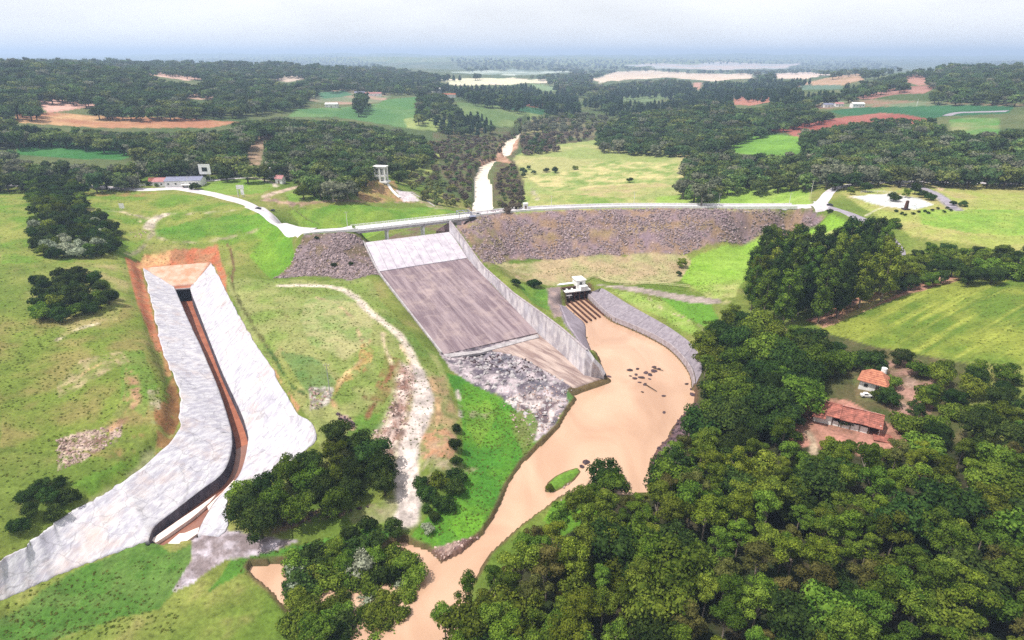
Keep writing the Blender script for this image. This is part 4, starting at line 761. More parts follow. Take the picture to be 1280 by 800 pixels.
def wallpts(line, tops, thick, out):
    """a wall along line (base), tops = heights above it, thick to the side given by out"""
    b = np.array(line, float); nn = normals(b)*out; r = []
    for i in range(len(b)):
        z = b[i, 2]; tp = z+tops[i]
        r.append([(b[i, 0], b[i, 1], z-1.5), (b[i, 0]+nn[i, 0]*.25, b[i, 1]+nn[i, 1]*.25, tp), (b[i, 0]+nn[i, 0]*thick, b[i, 1]+nn[i, 1]*thick, tp), (b[i, 0]+nn[i, 0]*(thick+.3), b[i, 1]+nn[i, 1]*(thick+.3), z-1.5)])
    return r
def wall_segments(line, tops, thick, out, seg, name, m, parent, gap=.05, cap=None):
    b = resample(np.c_[np.array(line, float), tops], n=seg+1); 
    for i in range(seg):
        e = (b[i+1]-b[i])*gap/ max(1e-6, np.linalg.norm(b[i+1, :2]-b[i, :2])); s2 = np.array([b[i]+e, b[i+1]-e])
        r = wallpts(s2[:, :3], s2[:, 3], thick, out); V = r[0]+r[1]
        part_from(name, V, [(0, 1, 5, 4), (1, 2, 6, 5), (2, 3, 7, 6), (3, 2, 1, 0), (4, 5, 6, 7)], m, parent)
        if cap: 
            V = [(p[0], p[1], p[2]+.02) for p in (r[0][1], r[1][1], r[1][2], r[0][2])]; V2 = [(p[0], p[1], p[2]+.25) for p in V]
            part_from('coping', V+V2, [(0, 1, 5, 4), (1, 2, 6, 5), (2, 3, 7, 6), (3, 0, 4, 7), (4, 5, 6, 7)], cap, parent)
BL = [SPR[0], U(574, 308, 16), SPR[1], U(601, 341, 11), U(618, 357, 9.2), U(640, 380, 7), U(672, 416, 3), U(700, 440, 2.3), U(730, 469, 1.6)]
TP = [5.4, 6.0, 6.2, 3.4, 3.6, 4.6, 8.6, 9.0, 9.2]
M['wallpale'] = streaked('pale_wall_concrete', lin(224, 216, 218), lin(176, 168, 176), lin(206, 202, 212), 0, .15, .9, .7, .3, k=.72)
wall_segments(BL, TP, 1.0, 1, 22, 'wall_panel', M['wallpale'], sp, cap=M['capping'])
wall_segments(resample(SPL, n=12)+np.array((0, 0, .0)), [1.0]*12, .8, -1, 12, 'left_kerb', M['conc'], sp)
# warped end wall
top = [(U(730, 469, 1.6)[0], U(730, 469, 1.6)[1], 10.8), U(741, 452, 8.2), U(749, 460, 5.2), U(755, 470, 2.6)]
b0 = np.array(U(730, 469, 1.6)); b1 = np.array(U(755, 473, 1.2)); bot = [tuple(b0*(1-f_)+b1*f_) for f_ in (0, .33, .66, 1)]
top = [np.array(q_) for q_ in top]; nb = np.array((.9, 2.2, 0)); 
rows = [[b-(0, 0, 1.5) for b in map(np.array, bot)], [ (np.array(b)*.35+tq*.65) for b, tq in zip(bot, top)], top, [tq+nb for tq in top], [np.array((tq[0]+nb[0]*2.4, tq[1]+nb[1]*2.4, -1.)) for tq in top]]
V, Fc = loft_mesh([np.array(r) for r in rows]); part_from('end_wall', V, Fc, M['wallpale'], sp, False)
# broken apron
rows = R_AP; V, Fc = loft_mesh(rows, 1.6); part_from('apron', V, Fc, M['tan'], sp, True)
V, Fc = loft_mesh(ruled([eL+(0, 0, .05), U(600, 438, 2.7)], [eL+(1.2, -1.8, -.4), U(602, 441, 2.4)], 8, 2, 0), .8); part_from('end_sill', V, Fc, M['conc'], sp)
V, Fc = loft_mesh(ruled([U(600, 437, 2.8), U(672, 418, 3)], [U(602, 441, 2.5), U(674, 422, 2.7)], 12, 2, 0, raise_=.15), .8); part_from('end_sill', V, Fc, M['conc'], sp)

# ------------------------------------------------------------------ bridge and crest road
def offset(line, d): q = np.array(line, float); q[:, :2] += normals(q)*d; return q
cs = CREST_SMOOTH; ix0 = np.searchsorted(cs[:, 0], U(437, 288.5, 26)[0]); ix1 = np.searchsorted(cs[:, 0], U(592, 271, 26)[0])
br = thing('road_bridge', tuple(cs[ix0]), 'white railed road bridge on slim piers crossing above the spillway weir', 'bridge')
def strip(line, d0, d1, z0, z1):
    a = offset(line, d0); b = offset(line, d1); V = []; Fc = []
    for i in range(len(a)):
        V += [(a[i, 0], a[i, 1], a[i, 2]+z0), (b[i, 0], b[i, 1], b[i, 2]+z0), (b[i, 0], b[i, 1], b[i, 2]+z1), (a[i, 0], a[i, 1], a[i, 2]+z1)]
    for i in range(len(a)-1):
        o = i*4; Fc += [(o+3, o+2, o+6, o+7), (o, o+3, o+7, o+4), (o+1, o+5, o+6, o+2), (o, o+4, o+5, o+1)]
    e = (len(a)-1)*4; Fc += [(0, 1, 2, 3), (e+3, e+2, e+1, e)]; return V, Fc
span = cs[ix0:ix1+1].copy()
V, Fc = strip(span, 0, 6.6, -.7, .06); part_from('deck', V, Fc, M['white'], br)
for d_, nm in ((.5, 'girder'), (5.4, 'girder')):
    V, Fc = strip(span, d_, d_+.7, -1.9, -.7); part_from(nm, V, Fc, M['conc'], br)
for d_ in (-.02, 6.3):
    V, Fc = strip(span, d_, d_+.28, .06, .30); part_from('kerb', V, Fc, M['white'], br)
    V, Fc = strip(span, d_+.05, d_+.2, .98, 1.16); part_from('handrail', V, Fc, M['white'], br)
    V, Fc = strip(span, d_+.08, d_+.17, .58, .70); part_from('handrail', V, Fc, M['white'], br)
    for q_ in resample(offset(span, d_+.13), 2.0): part_from('railing_post', *(lambda b: (b.v, b.f))(MB().box((q_[0], q_[1], q_[2]+.55), (.2, .2, 1.0))), M['white'], br)
for px_, zb in ((483, 19), (528, 19)):
    k_ = np.argmin(np.abs(np.array([proj(*q_)[0] for q_ in span])-px_)); q_ = offset(span, 1.6)[k_]; q2 = offset(span, 5.0)[k_]
    ang = math.atan2(q2[1]-q_[1], q2[0]-q_[0]); m_ = MB(); m_.box(((q_[0]+q2[0])/2, (q_[1]+q2[1])/2, 20.8), (4.4, .8, 6.6), ang); part_from('pier', m_.v, m_.f, M['white'], br)
    m_ = MB(); m_.box(((q_[0]+q2[0])/2, (q_[1]+q2[1])/2, 23.9), (6., 1.3, .7), ang); part_from('pier_cap', m_.v, m_.f, M['conc'], br)
for px_, w_ in ((441, 3.), (572, 3.5)):
    k_ = np.argmin(np.abs(np.array([proj(*q_)[0] for q_ in span])-px_)); q_ = offset(span, 0)[k_]; q2 = offset(span, 6.4)[k_]
    ang = math.atan2(q2[1]-q_[1], q2[0]-q_[0]); m_ = MB(); m_.box(((q_[0]+q2[0])/2, (q_[1]+q2[1])/2, 20.3), (6.4, w_*.7, 7.6), ang); part_from('abutment', m_.v, m_.f, M['conc'], br)
# abutment wing under the far end, pale pink
V, Fc = loft_mesh([[U(545, 288, 19), U(564, 276, 24.2)], [U(545, 291, 17.5), U(566, 291, 18)]], .5); part_from('wing_wall', V, Fc, mat('pinkish_concrete', lin(222, 190, 196), lin(190, 150, 160), .4, k=.7), br)
def road(name, line, w, m, label, raise_=.10, step=2., world=False):
    c = line if world else smooth_line(GP(line), step); c = np.array(c); nn = normals(c); nw = max(2, int(w/1.0)+1); V = []; Fc = []
    for i in range(len(c)):
        for j in range(nw+1):
            o = (j/nw-.5)*w; x = c[i, 0]+nn[i, 0]*o; y = c[i, 1]+nn[i, 1]*o; V.append((x, y, float(gz(x, y))+raise_-(.25 if j in (0, nw) else 0)))
    n_ = nw+1
    for i in range(len(c)-1):
        for j in range(nw): a = i*n_+j; Fc.append((a, a+1, a+n_+1, a+n_))
    if (np.cross(np.array(V[1])-np.array(V[0]), np.array(V[n_])-np.array(V[0])))[2] < 0: Fc = [f[::-1] for f in Fc]
    return tag(link(name, V, Fc, m, None, True), label, None, None, 'structure')
MR = M['road']
left_line = [(-140, 231), (0, 231.5), (70, 231.5), (107, 233), (179, 236.5), (221, 235.5), (250, 240), (286, 248), (315, 256.5), (340, 268), (356, 279)]
ll = [U(x, y, z) for (x, y), z in zip(left_line, [31, 31, 31, 30.5, 29.5, 29, 28.5, 27.5, 27, 26.6, 26.2])]
c3 = offset(cs, 3.3); full = smooth_line([tuple(q_) for q_ in ll]+[tuple(c3[2])+(), tuple(c3[ix0//2])], 2.)
road('road', smooth_line([q_ for q_ in ll]+[U(368, 287, 26)], 2.), 7.2, MR, 'pale road curving down from the houses to the bridge', .18, world=True)
seg = c3[:ix0+1]; road('road', np.vstack([[U(368, 287, 26)], seg]), 6.4, MR, 'pale road between the bend and the bridge', .22, world=True)
bend = smooth_line([U(318, 256.8, 27), U(334, 263.5, 26.8), U(350, 271.5, 26.5), U(364, 280, 26.2), U(376, 287, 26.1), U(392, 288.2, 26.05)], 2.)
road('road_shoulder', bend, 11., MR, 'wide pale gravel shoulder at the road bend before the bridge', .3, world=True)
# dam crest: road with parapets both sides
dam = cs[ix1-1:].copy(); dam[:, 2] = 26.0
cr_ = offset(dam, 3.3); road('crest_road', cr_, 6.4, MR, 'pale road along the crest of the dam', .22, world=True)
pw = thing('parapet_wall', tuple(dam[0]), 'long low white parapet wall along the crest of the rockfill dam', 'wall')
for d_ in (-.15, 6.4):
    for i in range(0, len(dam)-8, 8):
        sg = dam[i:i+9]; V, Fc = strip(sg, d_, d_+.35, -.6, .95); part_from('wall_panel', V, Fc, M['white'], pw)
pw2 = thing('parapet_wall', tuple(cs[0]), 'short low white parapet wall between road bend and bridge', 'wall')
for i in range(0, ix0-4, 6):
    V, Fc = strip(cs[i:i+7], -.15, .2, -.6, .8); part_from('wall_panel', V, Fc, M['white'], pw2)
road('road', [(1012, 257.5), (1024, 255), (1031, 248), (1036, 241), (1046, 235), (1070, 230.5), (1100, 228), (1150, 227), (1208, 228.5), (1400, 231), (1400, 233)], 7., MR, 'pale road curving away behind the little plaza', .15)
road('road', [(1022, 256), (1032, 258), (1050, 263), (1070, 271), (1090, 280), (1102, 289), (1112, 300), (1122, 312), (1124, 322)], 6., M['roadgrey'], 'grey road running down from the dam end behind the eucalyptus grove', .15)
road('road', [(1024, 252), (1030, 258), (1016, 259)], 7., MR, 'pale junction apron at the end of the dam', .2)
road('road', [(1105, 228), (1140, 231), (1165, 240), (1182, 250), (1192, 260)], 5., M['roadgrey'], 'grey side road beyond the plaza trees', .14)
road('road', [(1182, 145), (1192, 142), (1208, 140.5), (1260, 139)], 9., M['roadgrey'], 'distant grey road beside the dark green field', .3)
road('road', [(221, 235), (235, 230), (250, 226.5), (280, 224), (310, 222)], 4., MR, 'narrow pale lane leading up to the roadside sign', .14)

# ------------------------------------------------------------------ outlet works
O = np.array(U(704, 377.5, 0)); e2 = np.array((.318, -.948, 0)); e1 = np.array((.948, .318, 0)); ez = np.array((0, 0, 1.))
ow = thing('outlet_works', tuple(O), 'white concrete outlet structure with a small gate hut above dark round openings', 'outlet')
def lbox(a0, a1, b0, b1, z0, z1): 
    V = [tuple(e1*a+e2*b+ez*z) for z in (z0, z1) for a, b in ((a0, b0), (a1, b0), (a1, b1), (a0, b1))]
    return V, [(3, 2, 1, 0), (4, 5, 6, 7), (0, 1, 5, 4), (1, 2, 6, 5), (2, 3, 7, 6), (3, 0, 4, 7)]
def lpart(name, V, Fc, m, parent=None): return link(name, V, Fc, m, parent or ow)
WH = M['white']; WD = 12.6
for k in range(5):
    a_ = .15+k*2.5; V, Fc = lbox(a_-.28, a_+.28, 0, 24.5-k*1.1, -1.2, .75); lpart('dividing_wall', V, Fc, M['darkwall'])
for k in range(6):
    a_ = .15+k*2.5; V, Fc = lbox(a_-.3, a_+.3, -3.2, .4, -.5, 4.2); lpart('pier', V, Fc, M['darkwall'])
V, Fc = lbox(-.4, WD+.6, -3.9, -3.2, -1, 5.4); lpart('back_wall', V, Fc, M['darkwall'])
for k in range(5):                                   # round dark gates with a pale ring
    c_ = 1.4+k*2.5; m_ = MB(); n_ = 14
    for r_, y_ in ((1.0, 0),): 
        V = [tuple(e1*(c_+1.12*cos(2*pi*i/n_))+e2*(-.15)+ez*(1.6+1.25*sin(2*pi*i/n_))) for i in range(n_)]+[tuple(e1*(c_+.86*cos(2*pi*i/n_))+e2*(-.10)+ez*(1.6+.98*sin(2*pi*i/n_))) for i in range(n_)]+[tuple(e1*(c_+1.12*cos(2*pi*i/n_))+e2*(-1.2)+ez*(1.6+1.25*sin(2*pi*i/n_))) for i in range(n_)]
        Fc = [(i, (i+1) % n_, n_+(i+1) % n_, n_+i) for i in range(n_)]+[(i, 2*n_+i, 2*n_+(i+1) % n_, (i+1) % n_) for i in range(n_)]
        lpart('pipe_ring', V, Fc, M['darkwall'])
V, Fc = lbox(-.8, WD+.4, -1.9, .5, 4.2, 4.6); lpart('lower_deck', V, Fc, WH)
for k in range(6): V, Fc = lbox(.15+k*2.5-.35, .15+k*2.5+.35, -3.1, -1.9, 3.2, 4.9); lpart('gate_pillar', V, Fc, WH)
V, Fc = lbox(-2.2, 3.6, -2.6, 1.6, 2.2, 3.3); lpart('side_block', V, Fc, M['conc'])
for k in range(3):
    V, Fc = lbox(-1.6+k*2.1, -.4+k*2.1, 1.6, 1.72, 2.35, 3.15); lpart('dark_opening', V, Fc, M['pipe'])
V, Fc = lbox(-3.6, 8.5, -8.0, -6.2, 5.2, 5.8); lpart('upper_deck', V, Fc, WH)
V, Fc = lbox(-.5, 7.4, -6.4, -3.4, 4.6, 5.0); lpart('walkway', V, Fc, M['conc'])
V, Fc = lbox(7.4, 11.4, -7.2, -2.2, 4.7, 8.2); hut = lpart('gate_hut', V, Fc, WH)
V, Fc = lbox(7.0, 11.8, -7.6, -1.8, 8.2, 8.55); lpart('roof', V, Fc, WH, hut)
V, Fc = lbox(8.6, 9.8, -2.2, -2.12, 6.3, 7.5); lpart('window', V, Fc, M['glass'], hut)
V, Fc = lbox(8.2, 11.6, -2.2, .4, 4.75, 6.3); lpart('hoist_block', V, Fc, WH)
for k in range(9):
    V, Fc = lbox(-.7+k*1.0, -.62+k*1.0, .75, .83, 4.75, 5.7); lpart('railing_post', V, Fc, WH)
V, Fc = lbox(-.7, 7.4, .75, .83, 5.7, 5.78); lpart('handrail', V, Fc, WH)
V, Fc = lbox(WD-.2, WD+.7, .4, 14, -1, 2.3); lpart('side_wall', V, Fc, M['darkwall'])
# banks of the tailrace
tb = thing('tailrace_bank', tuple(BANK_T[3]), 'sloping purple grey paved bank curving along the muddy tailrace', 'embankment')
for k in range(NB):
    a, b = Tt[k*8:k*8+9].copy(), Bb[k*8:k*8+9].copy(); e = (a[-1]-a[0])*.006; a[0] += e; a[-1] -= e; b[0] += e; b[-1] -= e
    V, Fc = loft_mesh(ruled(a, b, 9, 8, .05, 97, raise_=.1), 1.); part_from('slab', V, Fc, M['bank'], tb, False)
wall_segments(Bb[::3], [.35]*len(Bb[::3]), .7, 1 if normals(Bb)[10] @ (np.array((0, -1.))) > 0 else -1, 18, 'capping', M['capping'], tb, gap=.02)
inner = np.array(Bb); fn = normals(inner); sgn = 1 if fn[10] @ np.array((0, -1.)) > 0 else -1
A_ = inner.copy(); A_[:, :2] += fn*sgn*.5; A_[:, 2] += .1; B_ = inner.copy(); B_[:, :2] += fn*sgn*.95; B_[:, 2] = -1
V, Fc = loft_mesh([A_, B_]); part_from('retaining_wall', V, Fc, M['darkwall'], tb)
lbk = thing('bank_lining', tuple(LB_T[1]), 'smooth grey sloping lining between the spillway wall and tailrace water', 'embankment')
V, Fc = loft_mesh(ruled(smooth_line(LB_T, 1.), smooth_line(LB_B, 1.), 24, 10, .1, 98, raise_=.1), 1.); part_from('lining', V, Fc, mat('grey_lining', lin(178, 166, 178), lin(150, 138, 150), .3), lbk, True)
# ------------------------------------------------------------------ railings and fences
def fence(name, line, label, cat, h=1.1, step=2.5, m=None, rails=(1.0, .5), r=.07, world=False, rr=.05):
    c = smooth_line(line if world else GP(line), 1.); c = resample(c, step); z = gz(c[:, 0], c[:, 1]) if not world else c[:, 2]
    o = thing(name, (c[0, 0], c[0, 1], float(z[0])), label, cat); m = m or WH
    for (x, y, _), zz in zip(c, z): part_from('post', *(lambda b: (b.v, b.f))(MB().box((x, y, zz+h/2), (r*2, r*2, h))), m, o)
    for hh in rails:
        b = MB()
        for i in range(len(c)-1): b.tube((c[i, 0], c[i, 1], z[i]+h*hh), (c[i+1, 0], c[i+1, 1], z[i+1]+h*hh), rr, n=4)
        part_from('rail', b.v, b.f, m, o)
    return o
fence('safety_railing', [(731, 353), (738, 349), (746, 347), (753, 351), (762, 354), (790, 355), (830, 357), (862, 360)], 'pale yellow safety railing curving up and away from the outlet hut', 'railing', 1.3, 2.2, M['yellow'], rr=.1)
fence('roadside_fence', [(104, 228.5), (130, 231), (160, 233), (182, 233.5)], 'row of white posts with wires on the uphill side of the far road', 'fence', 1.5, 4., WH)
fence('roadside_fence', [(250, 221), (280, 220.5), (310, 219.5)], 'low white posts along the lane beside the forest edge', 'fence', 1.4, 6., M['wood'])
fence('plaza_fence', [(1066, 246.5), (1080, 250), (1098, 256), (1104, 258.5)], 'low white fence on the near edge of the white plaza', 'fence', 1.0, 3., WH)
fence('plaza_fence', [(1076, 241.5), (1100, 241), (1120, 243)], 'low white fence on the far edge of the white plaza', 'fence', 1.2, 3., WH)
fence('roadside_fence', [(1080, 226), (1120, 224.5), (1160, 224), (1208, 225.5), (1270, 228)], 'long grey roadside fence in front of the dark woods', 'fence', 1.3, 5., M['wood'])
fence('guard_rail', [(398, 281), (385, 276), (374, 268), (366, 262)], 'thin wire fence climbing the grass beside the road bend', 'fence', 1.2, 4., M['wood'])
# ------------------------------------------------------------------ lamp posts
PL = [(74, 226, 213, 'at the far road, leftmost of the posts'), (98, 227, 217, 'second along the far road, in front of the dark trees'), (122, 231, 216, 'third along the far road, beside the white fence'), (176, 234, 217, 'beside the garden hedge of the pink roofed house'), (237, 238, 222, 'in front of the blue grey roofed house'), (298, 247, 235, 'beside the white signs where the road curves'),
      (435, 288, 266, 'at the left end of the bridge'), (689, 263, 246, 'on the crest behind the white cabin'), (792, 259, 241, 'at the middle of the dam crest'), (898, 258, 243, 'on the crest before the green slope'), (986, 258, 243, 'on the dam crest near the junction'), (1014, 242, 227, 'where the road turns behind the junction'), (1077, 227, 211, 'leaning beside the road above the plaza'), (1192, 227, 212, 'by the road in front of the far woods'), (1146, 132, 125, 'standing by the dark green field'), (1202, 131, 122, 'at the far edge of the green field'), (413, 495, 453, 'alone on the grassy mound beside grey rubble'), (323, 222, 212, 'by the lane near the little white house')]
for i, (x, y, yt, lb) in enumerate(PL):
    g_ = G(x, y); g_ = np.array(g_)
    if 640 < x < 1000 or x == 435: g_ = np.array(U(x, y, 26)); 
    d_ = proj(*g_)[2]; h_ = max(4., (y-yt)/F*d_/CP)
    o = thing('utility_pole', tuple(g_), ('slim white pole '+lb), 'pole', 'poles along the roads')
    r_ = max(.13, d_/F*.28); m_ = MB().tube((0, 0, -.3), (0, 0, h_), r_, r_*.6, 7); m_.build('pole', WH if i not in (16,) else M['metal'], o)
    m_ = MB().tube((-.9, 0, h_*.93), (.9, 0, h_*.93), r_*.5, n=5); m_.build('crossarm', M['wood'], o)
    m_ = MB()
    for q_ in (-.7, 0, .7): m_.tube((q_, 0, h_*.93), (q_, 0, h_*.93+.35), .07, n=5)
    m_.build('insulator', WH, o)

# ------------------------------------------------------------------ buildings
def house(name, base, w, d, h, rz, label, cat='house', roof=None, wall=None, rise=1.4, over=.4, wins=3, door=True, shed=False, group=None, tiles=True):
    o = thing(name, tuple(base), label, cat, group, rz); o.rotation_euler[2] = rz; wall = wall or WH; roof = roof or M['tile']
    m_ = MB(); 
    if shed: m_.add([(-w/2, -d/2, -1), (w/2, -d/2, -1), (w/2, d/2, -1), (-w/2, d/2, -1), (-w/2, -d/2, h), (w/2, -d/2, h), (w/2, d/2, h+rise), (-w/2, d/2, h+rise)], [(0, 1, 5, 4), (1, 2, 6, 5), (2, 3, 7, 6), (3, 0, 4, 7), (4, 5, 6, 7)])
    else: m_.add([(-w/2, -d/2, -1), (w/2, -d/2, -1), (w/2, d/2, -1), (-w/2, d/2, -1), (-w/2, -d/2, h), (w/2, -d/2, h), (w/2, d/2, h), (-w/2, d/2, h), (-w/2, 0, h+rise), (w/2, 0, h+rise)], [(0, 1, 5, 4), (1, 2, 6, 9, 5), (2, 3, 7, 6), (3, 0, 4, 8, 7)])
    m_.build('wall', wall, o)
    r = MB(); W2 = w/2+over; th = .16
    if shed:
        a = np.array((-W2, -d/2-over, h+.04-over*rise/d)); b = np.array((W2, -d/2-over, h+.04-over*rise/d)); c = np.array((W2, d/2+over, h+rise+.04+over*rise/d)); e = np.array((-W2, d/2+over, h+rise+.04+over*rise/d))
        V = [a, b, c, e]+[q_+(0, 0, th) for q_ in (a, b, c, e)]; r.add(V, [(3, 2, 1, 0), (4, 5, 6, 7), (0, 1, 5, 4), (1, 2, 6, 5), (2, 3, 7, 6), (3, 0, 4, 7)]); r.build('roof', roof, o)
    else:
        for s_ in (-1, 1):
            r = MB(); sl = rise/(d/2); nrow = 8
            e_ = np.array((0, s_*(d/2+over), h-over*sl+.05)); t_ = np.array((0, 0, h+rise+.05))
            for j in range(nrow):                      # courses of tiles, each lapping the one below
                q0 = e_*(1-j/nrow)+t_*(j/nrow); q1 = e_*(1-(j+1)/nrow)+t_*((j+1)/nrow)
                V = [(-W2, q0[1], q0[2]+.0), (W2, q0[1], q0[2]+.0), (W2, q0[1], q0[2]+th), (-W2, q0[1], q0[2]+th), (-W2, q1[1], q1[2]+.0), (W2, q1[1], q1[2]+.0), (W2, q1[1], q1[2]+th*.6), (-W2, q1[1], q1[2]+th*.6)]
                r.add(V, [(0, 1, 2, 3) if s_ < 0 else (3, 2, 1, 0), (3, 2, 6, 7) if s_ < 0 else (7, 6, 2, 3), (0, 3, 7, 4), (1, 5, 6, 2), (0, 4, 5, 1)])
            ro_ = r.build('roof_slope', roof, o)
        MB().tube((-W2, 0, h+rise+.2), (W2, 0, h+rise+.2), .18, n=6).build('ridge', roof, o)
    for i in range(wins):
        x_ = (i+.5)/wins*w-w/2
        if door and i == wins//2: MB().box((x_, -d/2-.03, 1.0), (.95, .08, 2.0)).build('door', M['wood'], o); continue
        wf = MB().box((x_, -d/2-.03, h*.55), (1.2, .08, 1.05)).build('window', WH, o); MB().box((x_, -d/2-.075, h*.55), (1.0, .03, .85)).build('pane', M['glass'], wf)
    return o
def at(px, py): return G(px, py)
# long clay roofed barn in the forest clearing: from (1018,512) to (1106,532)
pA, pB = np.array(U(1016, 525, 11)), np.array(U(1098, 546, 11)); mid = (pA+pB)/2; ang = math.atan2(pB[1]-pA[1], pB[0]-pA[0]); wl_ = np.linalg.norm(pB-pA)
dn = np.array((-sin(ang), cos(ang), 0))
BARN = mid+dn*3.2; BARN[2] = float(gz(BARN[0], BARN[1]))+.15
barn = thing('long_barn', tuple(BARN), 'long low barn with weathered red clay tile roof in the forest clearing', 'barn', None, ang)
W_ = wl_; D_ = 6.4
m_ = MB().box((0, D_/2, 1.2), (W_, .25, 3.4)); m_.box((-W_/2+.12, 0, 1.2), (.25, D_, 3.4)); m_.box((W_/2-.12, 0, 1.2), (.25, D_, 3.4)); m_.build('wall', WH, barn)
MB().box((-W_/2+2.2, -D_/2, .9), (4.2, .25, 2.6)).build('front_wall', WH, barn); MB().box((1.8, -D_/2+.2, .5), (6.4, .2, 1.9)).build('front_wall', WH, barn); MB().box((-3.2, -D_/2+.2, .3), (3.2, .2, 1.5)).build('front_wall', WH, barn)
for x_ in np.linspace(-W_/2+.3, W_/2-.3, 8): MB().box((x_, -D_/2+.05, 1.1), (.22, .22, 2.9)).build('post', M['wood'], barn)
for k in range(5):
    for s_ in (-1, 1):
        r = MB(); x0 = -W_/2-.4+k*(W_+.8)/5; x1 = x0+(W_+.8)/5; dz = (.0, .18, -.06, .12, .02)[k]; ev = -D_/2-.8 if not (k == 0 and s_ < 0) else -D_/2-2.0
        nrow = 7; y0 = s_*abs(ev); z0 = 2.55-(abs(ev)-D_/2)*.32; y1 = 0; z1 = 4.15
        for j in range(nrow):
            a, b = j/nrow, (j+1)/nrow; ya, za = y0*(1-a), z0*(1-a)+z1*a+dz; yb, zb = y0*(1-b), z0*(1-b)+z1*b+dz
            r.add([(x0, ya, za), (x1, ya, za), (x1, ya, za+.17), (x0, ya, za+.17), (x0, yb, zb), (x1, yb, zb), (x1, yb, zb+.1), (x0, yb, zb+.1)], [(0, 1, 2, 3) if s_ < 0 else (3, 2, 1, 0), (3, 2, 6, 7) if s_ < 0 else (7, 6, 2, 3), (0, 3, 7, 4), (1, 5, 6, 2), (0, 4, 5, 1)])
        r.build('roof_section', M['tile'], barn)
MB().tube((-W_/2-.4, 0, 4.4), (W_/2+.4, 0, 4.4), .2, n=6).build('ridge', M['tile'], barn)
MB().box((W_/2+1.5, -3.5, .06), (5.5, 4.2, .2), .1).build('terrace', M['tile'], barn)
# small house with a hipped orange roof behind it
hb_ = np.array(U(1090, 486, 11.5)); hb_[2] = float(gz(hb_[0], hb_[1]))
hp = thing('small_house', tuple(hb_), 'small white house with a steep hipped orange tile roof behind the barn', 'house', None, radians(-38))
MB().box((0, 0, 1.2), (6.4, 5.6, 3.4)).build('wall', WH, hp)
a_, b_, t_ = 3.9, 3.5, 5.6
for nm, V in (('roof_slope', [(-a_, -b_, 2.7), (a_, -b_, 2.7), (1.2, 0, t_), (-1.2, 0, t_)]), ('roof_slope', [(a_, b_, 2.7), (-a_, b_, 2.7), (-1.2, 0, t_), (1.2, 0, t_)]), ('roof_slope', [(a_, -b_, 2.7), (a_, b_, 2.7), (1.2, 0, t_)]), ('roof_slope', [(-a_, b_, 2.7), (-a_, -b_, 2.7), (-1.2, 0, t_)])):
    r = MB(); V = [np.array(v) for v in V]; rows_ = 7
    lo0, lo1 = V[0], V[1]; hi0, hi1 = (V[3], V[2]) if len(V) == 4 else (V[2], V[2])
    for j in range(rows_):
        a, b = j/rows_, (j+1)/rows_; q = [lo0*(1-a)+hi0*a, lo1*(1-a)+hi1*a, lo1*(1-b)+hi1*b, lo0*(1-b)+hi0*b]
        r.add(q+[q[0]+(0, 0, .16), q[1]+(0, 0, .16), q[2]+(0, 0, .05), q[3]+(0, 0, .05)], [(0, 1, 5, 4), (4, 5, 6, 7), (3, 2, 1, 0)])
    r.build(nm, M['tile2'], hp)
wf = MB().box((-1.5, -2.83, 1.5), (1.2, .1, 1.1)).build('window', WH, hp); MB().box((-1.5, -2.9, 1.5), (1., .04, .9)).build('pane', M['glass'], wf); MB().box((1.4, -2.83, 1.1), (1, .1, 2.)).build('door', M['wood'], hp)
MB().tube((1.6, 1.6, 3.2), (1.6, 1.6, 6.2), .8, .75, 10).build('water_tank', WH, hp)
pt = thing('parked_car', tuple(at(1083, 496)), 'small white car parked between the barn and the orange roofed house', 'car', None, radians(-8)); pt.scale = (.72,)*3
MB().box((0, 0, .75), (4.4, 1.8, .7)).build('body', WH, pt); MB().box((-.5, 0, 1.4), (1.7, 1.6, .7), 0, .85).build('cab', WH, pt); MB().box((-.5, 0, 1.42), (1.5, 1.63, .4), 0, .9).build('window', M['glass'], pt)
for x_ in (-1.4, 1.4):
    for y_ in (-.9, .9): MB().tube((x_, y_-.1, .36), (x_, y_+.1, .36), .36, n=12).build('wheel', M['tyre'], pt)
# houses by the far road on the left
house('roadside_house', at(207, 233)+(0, 3, 0), 13, 9, 3., radians(4), 'low white house with pinkish roof behind the road hedge', roof=M['pink'], wins=4)
hh = house('roadside_house', at(230, 233)+(0, 3, 0), 20, 10, 3.6, radians(8), 'long house with bluish grey metal roof beside the road junction', roof=M['bluemetal'], wins=5)
MB().box((4, -6.5, 1.6), (9, 3.2, .2)).build('awning', WH, hh)
house('garden_shed', at(192, 231), 3.2, 3, 2.6, .2, 'tiny white shed among the garden shrubs left of the pink roof', 'shed', wins=1, door=False)
house('cottage', at(291, 219)+(0, 2, 0), 5, 4, 3., .1, 'tiny white cottage at the forest edge left of the lane', wins=2)
house('cottage', at(299, 219)+(0, 2, 0), 7.5, 5, 3.4, -.2, 'white cottage with pale roof among dark trees at the lane', wins=2, roof=WH)
house('villa', at(344, 222)+(0, 3, 0), 13, 8, 4.2, .5, 'white gabled house on the knoll beside the round trees', wins=3, roof=WH, rise=2.2)
house('villa', at(333, 219)+(0, 3, 0), 7, 6, 3.4, .1, 'grey walled annex behind the white gabled house', wins=2, wall=M['conc'], roof=M['bluemetal'])
house('kiosk', at(351, 229), 4.6, 4, 3.2, -.2, 'small kiosk with reddish roof and dark opening below the white gabled house', 'kiosk', wins=1, roof=M['pink'])
house('farmhouse', at(1071, 134), 15, 8, 4.2, 0, 'white farmhouse standing between the dark green field and red field', wins=4, roof=WH)
house('farm_shed', at(1034, 134), 13, 8, 3.4, .1, 'pale grey shed left of the white farmhouse', 'shed', roof=M['bluemetal'], wins=3)
